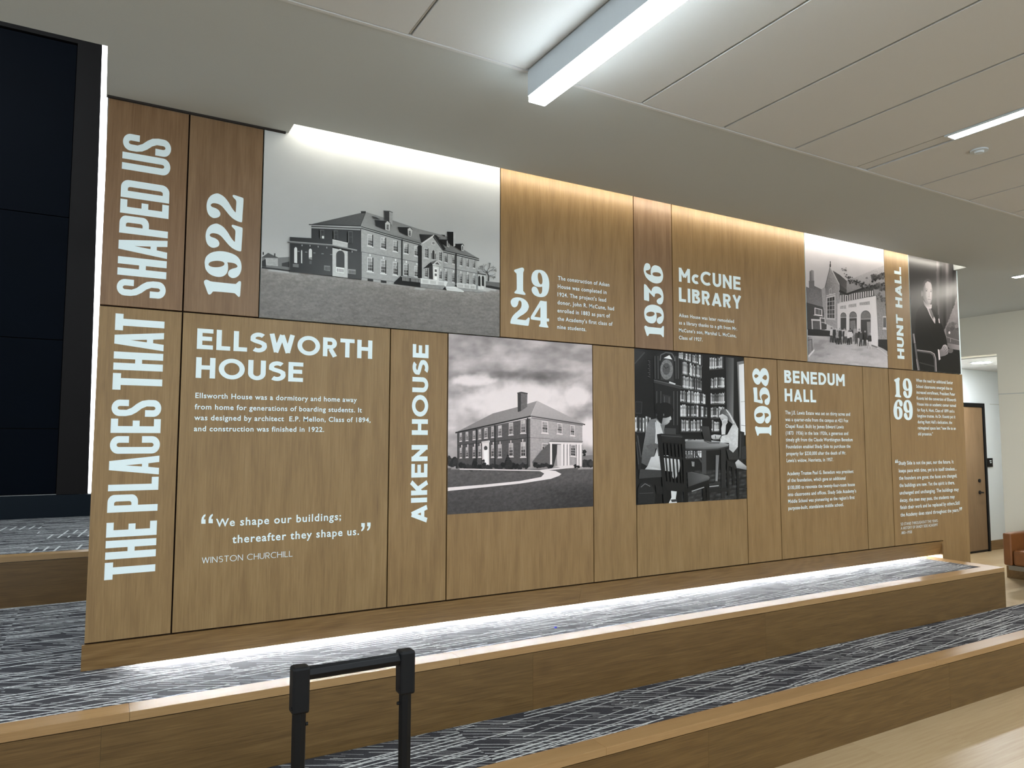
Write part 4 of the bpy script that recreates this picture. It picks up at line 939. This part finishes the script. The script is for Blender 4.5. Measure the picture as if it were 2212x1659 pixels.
# --- two students in a dark library
t = PL6; zb = W(1495, 1084)[1]
p = Print((.985, 1.0, 1.015)).use(1350, 740, 4.483)
def f3(u, v):
    g = 26+7*fbm(u/120, v/160)
    g += 22*sstep(300, 90, u)*sstep(420, 80, v)
    if v > 1240 and u > 560: g = 46+24*fbm(u/60, v/18)+22*(math.sin((u*.25+v)*.16) > .75)
    return g, .10
x0, x1 = W(1371.5, 900)[0], 3.954-GJ
p.base(x0, x1, zb, ZM-GJ, 70, 100, f3)
p.poly([(92,70),(185,90),(92,210)], 52).line([(92,205),(190,95)], 12, 70).poly([(215,160),(258,158),(245,348),(218,345)], 22).up()
for i in range(9): p.line([(222+i % 2*10,175+i*19),(246,182+i*19)], 6, 84, up=False)
def books(u0, t0, b0, u1, t1, b1, n):
    p.up(); x = 0
    ws = [p.rng.uniform(.5, 1.5) for _ in range(n)]; tot = sum(ws)
    for w_ in ws:
        a, b = x/tot, (x+w_)/tot; x += w_; k = p.rng.uniform(0, .16); g = p.rng.choice((50, 85, 120, 150, 175, 195, 215))
        q = p.sub([(u0,t0),(u1,t1),(u1,b1),(u0,b0)], a+.004, b-.006, k, 1); p.poly(q, g, .15, False)
        if g > 80: p.l += .2; p.poly(p.sub(q, .15, .85, .78, .92), 225, 0, False); p.poly(p.sub(q, .2, .8, .15, .35), g*.6, 0, False); p.l -= .2
    p.line([(u0,b0+6),(u1,b1+6)], 9, 70)
p.poly([(510,92),(1152,135),(1155,900),(520,900)], 20)
for q in ((520,92,150,752,122,222,18),(545,175,300,740,228,345,20),(540,312,435,742,355,468,20),(535,452,570,705,478,592,17),(700,475,588,778,490,595,7),(535,590,715,795,615,720,22),(538,738,858,745,745,858,19),(815,140,258,955,132,245,14),(828,340,442,965,333,435,15),(828,490,592,968,478,592,14),(830,620,725,965,618,725,12),(835,745,858,912,762,858,8),(95,705,860,248,712,866,10),(590,935,960,745,938,958,12),(585,1040,1118,740,1048,1112,14)): books(*q)
p.poly([(970,140),(1052,150),(1048,740),(985,700)], [44,92,120,70], .05).poly([(1052,150),(1090,150),(1098,860),(1050,850)], 30)
p.poly([(1084,188),(1152,176),(1170,900),(1112,890)], 120).poly([(1100,215),(1152,205),(1168,895),(1120,880)], [214,226,236,226]).line([(1122,800),(1166,806)], 5, 120).line([(1118,575),(1158,570)], 5, 170)
# long-case clock
p.poly([(275,130),(340,88),(460,92),(535,170),(540,420),(515,885),(290,800)], 34, .1)
p.line([(338,175),(345,120),(395,96),(450,105),(478,150),(480,180)], 12, 92).poly([(352,190),(375,140),(430,125),(465,175),(470,375),(345,360)], 62, .35).ell(402,262,62,98,122,.5).ell(398,255,38,58,84,.3).line([(392,250),(372,222)], 5, 25).line([(392,250),(420,235)], 5, 25)
p.poly([(374,150),(428,122),(456,164)], 226).poly([(428,376),(488,398),(484,408),(424,392)], 210).line([(275,375),(540,440)], 22, 62).line([(275,362),(545,425)], 5, 110)
for u in (288, 318, 490, 512): p.line([(u,130),(u+2,352)], 7, 82)
for u in (305, 345, 470, 505): p.line([(u,470),(u,800)], 9, 74)
p.poly([(362,500),(440,520),(440,720),(362,700)], 52).line([(380,520),(380,700)], 6, 88).line([(425,530),(425,712)], 6, 88).poly([(95,570),(165,572),(160,690),(95,688)], 56).poly([(102,578),(158,580),(154,682),(102,680)], 34, .4)
p.poly([(360,825),(490,832),(490,890),(362,885)], 66)
# table, laptop, students, chairs
p.poly([(560,960),(640,944),(760,938),(920,958),(1002,985),(990,1016),(900,1034),(760,1042),(570,1032)], [96,150,160,175,150,110,104,100,88], .04).line([(570,1030),(760,1040),(900,1032),(995,1008)], 14, 60)
p.poly([(738,1042),(782,1042),(785,1275),(742,1270)], 72, .1).poly([(925,1035),(972,1025),(968,1510),(930,1505)], 46, .1).line([(680,1060),(740,1160)], 16, 70).poly([(575,1080),(660,1085),(655,1115),(590,1115)], 96, .5).poly([(640,1150),(670,1155),(668,1200),(645,1198)], 130, .4)
p.poly([(876,1090),(908,1090),(892,1345),(872,1342)], [110,120,150,120]).poly([(806,1388),(880,1340),(905,1345),(916,1392),(860,1416)], 52, .2).line([(815,1395),(905,1385)], 8, 170)
p.poly([(235,748),(298,735),(345,775),(372,830),(382,905),(345,960),(335,1090),(262,1108),(215,1198),(150,1162),(165,1050),(205,820)], [120,130,110,118,104,96,92,88,84,88,100,128], .22)
p.poly([(300,748),(352,795),(368,880),(330,960),(280,1105),(320,1100),(300,985)], 198, .1).line([(292,770),(298,860),(292,975)], 8, 205).poly([(200,1000),(250,1060),(320,1010),(315,980),(240,985)], 92, .2)
p.poly([(250,1108),(400,1090),(520,1125),(532,1180),(520,1255),(350,1238),(190,1228),(215,1195)], [196,214,210,190,160,206,170,178], .06).poly([(455,1240),(525,1190),(520,1250),(480,1330),(455,1300)], 176).poly([(442,1432),(498,1438),(488,1510),(500,1552),(420,1556),(446,1500)], 210).poly([(440,1520),(500,1515),(498,1540),(450,1545)], 60)
p.poly([(355,680),(425,680),(440,712),(446,744),(428,756),(430,768),(408,790),(384,800),(366,880),(340,800)], [130,166,186,196,186,170,150,118,120,110], .03)
p.ell(380,655,88,76,22,.2).poly([(330,660),(368,640),(366,715),(352,790),(330,770),(300,720)], 20, .1).ell(318,618,26,38,24,.2).poly([(420,640),(465,660),(462,710),(445,728),(425,690)], 24).ell(371,700,6,12,96)
p.poly([(140,1225),(360,1235),(362,1300),(130,1318)], 62, .1).poly([(98,880),(125,890),(160,1120),(150,1230),(120,1230)], 40).line([(118,900),(150,1110)], 5, 90).line([(104,960),(128,1180)], 5, 80)
p.poly([(118,1560),(118,1420),(140,1368),(190,1350),(250,1372),(292,1450),(282,1560)], 40, .2).line([(150,1400),(190,1366),(240,1392)], 6, 120).line([(135,1460),(270,1455)], 4, 80).poly([(290,1380),(370,1400),(370,1470),(300,1460)], 30)
p.poly([(1092,852),(1152,868),(1135,1160),(1098,1135)], 40).line([(1118,880),(1108,1120)], 6, 84).poly([(1125,1010),(1172,1000),(1180,1130),(1128,1130)], 52, .4)
p.poly([(975,1030),(1088,1008),(1098,1135),(1000,1132)], 52, .3).poly([(985,1140),(1180,1215),(1178,1240),(1090,1230),(985,1190)], 40).poly([(1062,1162),(1092,1132),(1182,1198),(1176,1232),(1078,1214)], [188,190,160,120,140])
for a, b, c in ((990,1180,1480),(1085,1230,1522),(1040,1200,1380)): p.line([(a,b),(a+8,c)], 20, 30)
p.line([(1000,1290),(1090,1330),(1180,1300)], 10, 36).line([(1095,1400),(1185,1410)], 10, 34)
p.poly([(1040,790),(1068,790),(1092,832),(1088,1010),(1042,1066),(1005,1035),(1002,972),(920,966),(918,905),(985,892),(1015,835)], [188,206,210,200,176,168,190,214,206,190,196], .20)
p.poly([(830,900),(860,890),(935,898),(928,935),(850,938),(832,925)], [200,190,196,160,150,176]).line([(908,935),(935,895)], 7, 40).line([(870,900),(874,930)], 6, 40)
p.poly([(912,700),(930,672),(985,690),(992,750),(965,790),(935,770),(918,735)], [200,206,196,170,160,170,186])
p.poly([(908,705),(922,655),(965,640),(1000,660),(1025,705),(1070,790),(1050,800),(1000,760),(985,715),(940,690)], [60,74,90,120,170,190,150,110,60,52], .25).line([(975,650),(1005,690),(1050,780)], 10, 206)
p.poly([(932,760),(960,738),(986,745),(988,775),(972,800),(966,890),(930,892),(926,830),(936,795)], [196,214,206,190,196,206,200,206,190]).line([(950,760),(945,785)], 3, 120).line([(962,752),(960,780)], 3, 120).line([(973,752),(972,780)], 3, 125).line([(928,740),(945,745)], 4, 60)
p.poly([(728,808),(808,814),(834,968),(762,950)], [58,64,50,46]).poly([(762,950),(834,962),(918,962),(905,974),(815,974)], 116).line([(762,952),(815,974),(910,974)], 4, 40).poly([(570,938),(600,936),(598,952),(572,956)], 170)
p.poly([(305,888),(345,880),(440,886),(530,892),(565,905),(582,975),(560,985),(340,965)], [30,48,56,50,40,28,26,24])
p.poly([(305,890),(350,890),(385,1250),(402,1558),(368,1558),(355,1330)], 26).poly([(540,905),(575,905),(590,1300),(588,1548),(565,1548),(560,1200)], 28)
for i in range(5): p.line([(378+i*36,975+i*3),(412+i*34,1350+i*4)], 15, 28)
p.line([(365,1105),(565,1125)], 22, 28).poly([(380,1340),(580,1368),(580,1450),(395,1430)], 30).line([(345,900),(550,915)], 5, 86)
p.poly([(598,1258),(640,1252),(800,1288),(815,1308),(805,1330),(605,1398)], [64,92,104,96,70,56], .05).poly([(605,1398),(805,1330),(806,1400),(600,1452)], 26)
for u, a, b in ((585,1400,1545),(760,1390,1530),(795,1370,1525)): p.line([(u,a),(u+6,b)], 30, 22)
p.poly([(800,1410),(1000,1405),(1010,1440),(810,1450)], 36, .2).line([(640,1440),(760,1400)], 10, 150)
p.clip(x0, x1, zb, ZM-GJ).build(t)

# --- gabled stone hall with people in the drive
t = mural('grey mural of gabled stone hall with three arches and small standing people', 4.637, 5.634, ZM, ZU)
p = Print((1.0, .975, .99)).use(1720, 500, 5.529)
def f4(u, v):
    if v < 1200: return 208-26*sstep(80, 560, v)+5*fbm(u/200, v/140), .02
    return 178-26*sstep(1240, 1310, v)*sstep(700, 150, u)+14*sstep(1350, 1600, v)-16*sstep(.1, .5, fbm(u/160, v/50))+8*fbm(u/80, v/22), .08
p.base(4.637+GJ, 5.634-GJ, ZM+GJ, ZU-GJ, 70, 90, f4)
p.poly([(600,590),(690,555),(1060,408),(1062,800),(600,760)], [150,160,176,130,120], .25)
p.poly([(158,478),(185,458),(210,470),(212,590),(158,590)], [100,140,150,140,96], .1).poly([(150,590),(215,588),(216,690),(152,685)], 104, .2)
p.poly([(116,660),(190,690),(215,650),(300,690),(318,905),(120,848)], [96,110,96,104,120,112], .35).poly([(120,848),(325,905),(345,1175),(130,1170)], [62,70,74,56], .35)
p.win(218,908,995,310,932,1008,frame=205,glass=62,nx=4,ny=1)
p.line([(178,1055),(280,1060)], 20, 190).line([(188,1060),(192,1168)], 14, 176).line([(285,1025),(292,1170)], 14, 196).line([(285,1030),(370,1045)], 14, 186).line([(300,1085),(365,1095)], 9, 180).poly([(205,1072),(280,1075),(282,1168),(205,1165)], 84, .4).poly([(302,1100),(362,1108),(360,1170),(302,1168)], 58)
p.poly([(300,690),(345,660),(370,1055),(352,1100),(318,900)], 150, .3)
p.poly([(343,665),(405,422),(515,628),(512,845),(492,1165),(352,1100),(352,800)], [110,140,150,150,150,140,130], .36)
p.line([(405,355),(405,428)], 9, 50).line([(405,392),(405,428)], 15, 42).line([(408,425),(516,632)], 15, 184).line([(402,428),(342,668)], 6, 80)
p.poly([(432,465),(520,520),(602,590),(598,742),(520,700),(515,628)], [84,80,88,96,80,76], .3).poly([(516,632),(602,700),(598,745),(520,830)], 70, .2)
p.win(392,690,752,419,675,748,frame=176,glass=120,nx=1,ny=1,sill=False).win(356,782,1050,467,755,1058,frame=178,glass=52,nx=3,ny=5,sill=False)
p.line([(358,768),(466,742)], 8, 196)
p.poly([(490,862),(950,770),(982,1378),(885,1345),(490,1165)], [196,214,216,206,196], .05)
p.poly([(515,745),(600,770),(915,648),(932,768),(520,848)], 64, .3)
p.up()
for i in range(15):
    u = 525+i*27; t0 = 762-i*4; p.poly([(u,t0),(u+12,t0-3),(u+12,t0+84-i*1.8),(u,t0+86-i*1.8)], 196, 0, False)
p.line([(512,708),(600,752),(760,695),(915,648)], 26, 40).line([(600,735),(600,760)], 12, 50)
for a, b, c, d in ((520,892,592,880),(622,876,714,858),(752,850,875,832)):
    p.poly([(a,b),(c,d),(c+2,d+44),(a,b+32)], 158, .5)
for a, b, t0, bt in ((527,595,968,1175),(632,720,956,1215),(768,886,944,1295)):
    m_ = (a+b)/2; r = (b-a)/2; h = r*1.15
    p.poly([(a,bt),(a,t0+h)]+arc(m_, t0+h, r, h, 180, 360, 12)+[(b,t0+h),(b,bt)], 48)
    p.poly([(a+3,t0+h*1.5)]+[(a+3,t0+h)]+arc(m_, t0+h, r-5, h-6, 180, 360, 12)+[(b-3,t0+h*1.5)], 104, .5).line([(a,t0+h*1.55),(b,t0+h*1.5)], 6, 180)
p.poly([(640,1070),(700,1060),(715,1200),(690,1210),(640,1150)], 110, .2).poly([(840,1080),(880,1078),(884,1290),(850,1280)], 130, .2)
p.poly([(948,770),(1060,790),(1085,1300),(985,1295)], [120,110,150,150], .45).win(1032,1012,1160,1072,1014,1162,frame=196,glass=54,nx=2,ny=1)
rg = random.Random(3); sp = []
for (a, b), (c, d), n_, r in (((562,478),(640,600),16,14),((610,560),(790,640),34,26),((760,640),(960,690),26,26),((880,560),(1060,520),40,34),((930,640),(1058,660),50,40),((980,740),(1060,860),26,24)):
    for i in range(n_):
        k = rg.random(); sp.append((a+(c-a)*k+rg.gauss(0, r*.6), b+(d-b)*k+rg.gauss(0, r*.6), rg.uniform(.3, .6)*r))
p.blobs(sp, 28, 118, .5)
p.blobs([(565+rg.gauss(0,12), 470+rg.gauss(0,16), 7) for _ in range(8)], 70, 120)
p.poly([(134,1165),(260,1172),(412,1188),(406,1255),(138,1242)], 28, .3).poly([(975,1290),(1088,1290),(1092,1432),(1040,1400),(975,1372)], 40, .5)
p.line([(955,1390),(1020,1430),(1095,1482)], 10, 200).line([(895,1360),(965,1385)], 12, 110)
p.poly([(130,1262),(175,1245),(205,1268),(208,1420),(140,1485)], [120,180,170,140,120], .15).line([(136,1300),(180,1290)], 8, 60).line([(180,1285),(186,1425)], 8, 70).poly([(138,1480),(210,1405),(214,1425),(142,1510)], 206)
for u, a, b, up_, lo in ((418,1145,1325,190,60),(450,1140,1330,30,36),(487,1180,1350,150,50),(520,1150,1350,34,40),(570,1160,1340,60,60),(588,1165,1330,190,70),(622,1180,1355,205,40),(645,1170,1345,200,60),(694,1130,1315,150,120),(714,1185,1345,60,70),(748,1160,1370,40,190),(766,1195,1370,70,46),(815,1185,1365,36,40),(872,1210,1405,46,200)):
    H = b-a; w_ = H*.10
    p.ell(u, a+H*.06, w_*.55, H*.065, 120 if up_ > 100 else 150, n=10)
    p.poly([(u-w_*.9,a+H*.17),(u+w_*.9,a+H*.17),(u+w_*1.15,a+H*.5),(u+w_*.8,a+H*.56),(u-w_*.8,a+H*.56),(u-w_*1.15,a+H*.5)], up_, .2)
    p.poly([(u-w_*.8,a+H*.54),(u+w_*.8,a+H*.54),(u+w_*1.0,b),(u+w_*.35,b),(u+w_*.05,a+H*.66),(u-w_*.4,b),(u-w_*1.0,b)], lo, .1)
p.clip(4.637+GJ, 5.634-GJ, ZM+GJ, ZU-GJ).build(t)

# --- seated portrait
t = mural('dark portrait mural of a seated person in a black suit, upper right', 5.975, XE, ZM, ZU)
p = Print((1.0, .955, .97)).use(1900, 540, 5.925)
def f5(u, v):
    g = 52-12*sstep(350, 1100, v)+10*sstep(520, 760, u)*sstep(900, 300, v)
    e = fl(v, [(100,730),(600,720),(900,760),(1030,800)]); r = fl(v, [(100,1010),(560,1000),(700,960),(900,880),(1040,820)])
    if e < u < r and v < 1060: g = 74+20*math.sin((u-(v-300)*.05)/22)+10*math.sin(u/9)-14*sstep(600, 1050, v)
    elif u >= r and v > 520: g = 150-20*sstep(700, 1000, v)+12*fbm(u/60, v/50)
    if v > 1180 and u < 860: g = 22
    return g, .04
xe = W(2070.5, 700)[0]
p.base(5.975+GJ, xe, ZM+GJ, ZU-GJ, 60, 100, f5)
p.poly([(850,1000),(880,945),(930,918),(985,935),(1040,985),(1048,1240),(860,1200)], [90,110,120,110,96,90,84], .35).blobs([(900,960,26),(940,940,24),(985,975,28),(1000,1020,24),(930,1010,26),(880,1040,18)], 60, 150, .5).ell(893,1058,12,18,206).line([(855,1110),(910,1130),(1040,1165)], 6, 150).line([(908,1125),(908,1180)], 6, 150)
p.poly([(860,1190),(1048,1222),(1050,1285),(868,1262)], [110,150,140,96], .1).poly([(868,1262),(1050,1285),(1062,1600),(880,1500)], 20)
p.poly([(418,1540),(455,1120),(458,940),(472,800),(500,745),(560,690),(600,735),(665,742),(705,765),(742,860),(800,960),(850,1110),(872,1240),(1000,1345),(1032,1400),(1050,1596)], [14,14,15,18,22,24,20,16,20,20,18,16,14,22,18,12], .05)
p.line([(880,1300),(985,1345),(1030,1420),(1045,1560)], 7, 40).line([(640,960),(680,1130),(740,1195)], 5, 30)
p.poly([(555,640),(600,690),(668,700),(664,748),(640,752),(605,748),(570,700)], [120,150,214,220,214,220,150])
p.poly([(605,745),(640,750),(712,885),(710,945),(690,920),(640,830)], 206).poly([(628,752),(656,752),(676,800),(694,850),(684,890),(662,850),(640,800)], [130,140,120,104,88,110,130], .2)
fc = [(545,560),(548,480),(565,420),(600,388),(640,395),(662,430),(672,500),(672,570),(668,630),(655,680),(632,702),(610,700),(580,660),(558,610)]
p.poly(fc, [92,110,150,190,196,186,180,176,180,170,160,150,118,96], .03)
p.poly([(585,430),(615,405),(648,420),(660,480),(662,560),(655,640),(632,680),(605,640),(592,540)], [186,206,206,204,206,200,190,170,178])
p.poly([(536,520),(545,440),(570,392),(605,368),(640,376),(660,408),(668,450),(648,418),(612,400),(585,425),(566,470),(555,540)], [56,60,70,80,84,80,90,110,110,90,70,60], .2).ell(541,558,11,38,120)
p.poly([(586,522),(598,512),(612,522),(600,534)], 62).poly([(646,530),(655,522),(666,532),(656,542)], 66).line([(582,506),(600,498),(614,508)], 6, 90).line([(645,514),(656,510),(668,518)], 5, 96)
p.line([(632,530),(636,585),(624,598),(644,604)], 6, 140).line([(614,634),(632,630),(652,638)], 7, 104).line([(620,652),(648,656)], 4, 150).line([(592,560),(600,612)], 10, 165)
p.poly([(750,880),(762,876),(772,940),(756,932)], 210)
p.poly([(756,1290),(790,1262),(812,1218),(838,1210),(862,1226),(880,1280),(872,1330),(836,1352),(778,1366)], [120,150,176,190,176,150,130,140,120], .04)
for q in ([(808,1262),(832,1228)], [(822,1280),(850,1240)], [(832,1302),(866,1262)], [(842,1325),(874,1292)]): p.line(q, 5, 84)
p.poly([(742,1272),(760,1275),(776,1400),(756,1412)], [206,220,214,206]).ell(905,1290,34,30,96,.1)
p.line([(430,1070),(446,1195)], 24, 118).line([(450,1200),(475,1390),(505,1545)], 22, 104).line([(436,1075),(450,1195)], 6, 190).line([(468,1395),(490,1540)], 6, 176)
p.line([(470,1285),(580,1302),(650,1312),(690,1340),(708,1400),(716,1560)], 28, 92).line([(480,1280),(650,1302),(698,1330),(716,1390),(724,1555)], 7, 190).line([(505,1440),(600,1465),(700,1490)], 14, 62)
p.clip(5.975+GJ, xe, ZM+GJ, ZU-GJ).build(t)
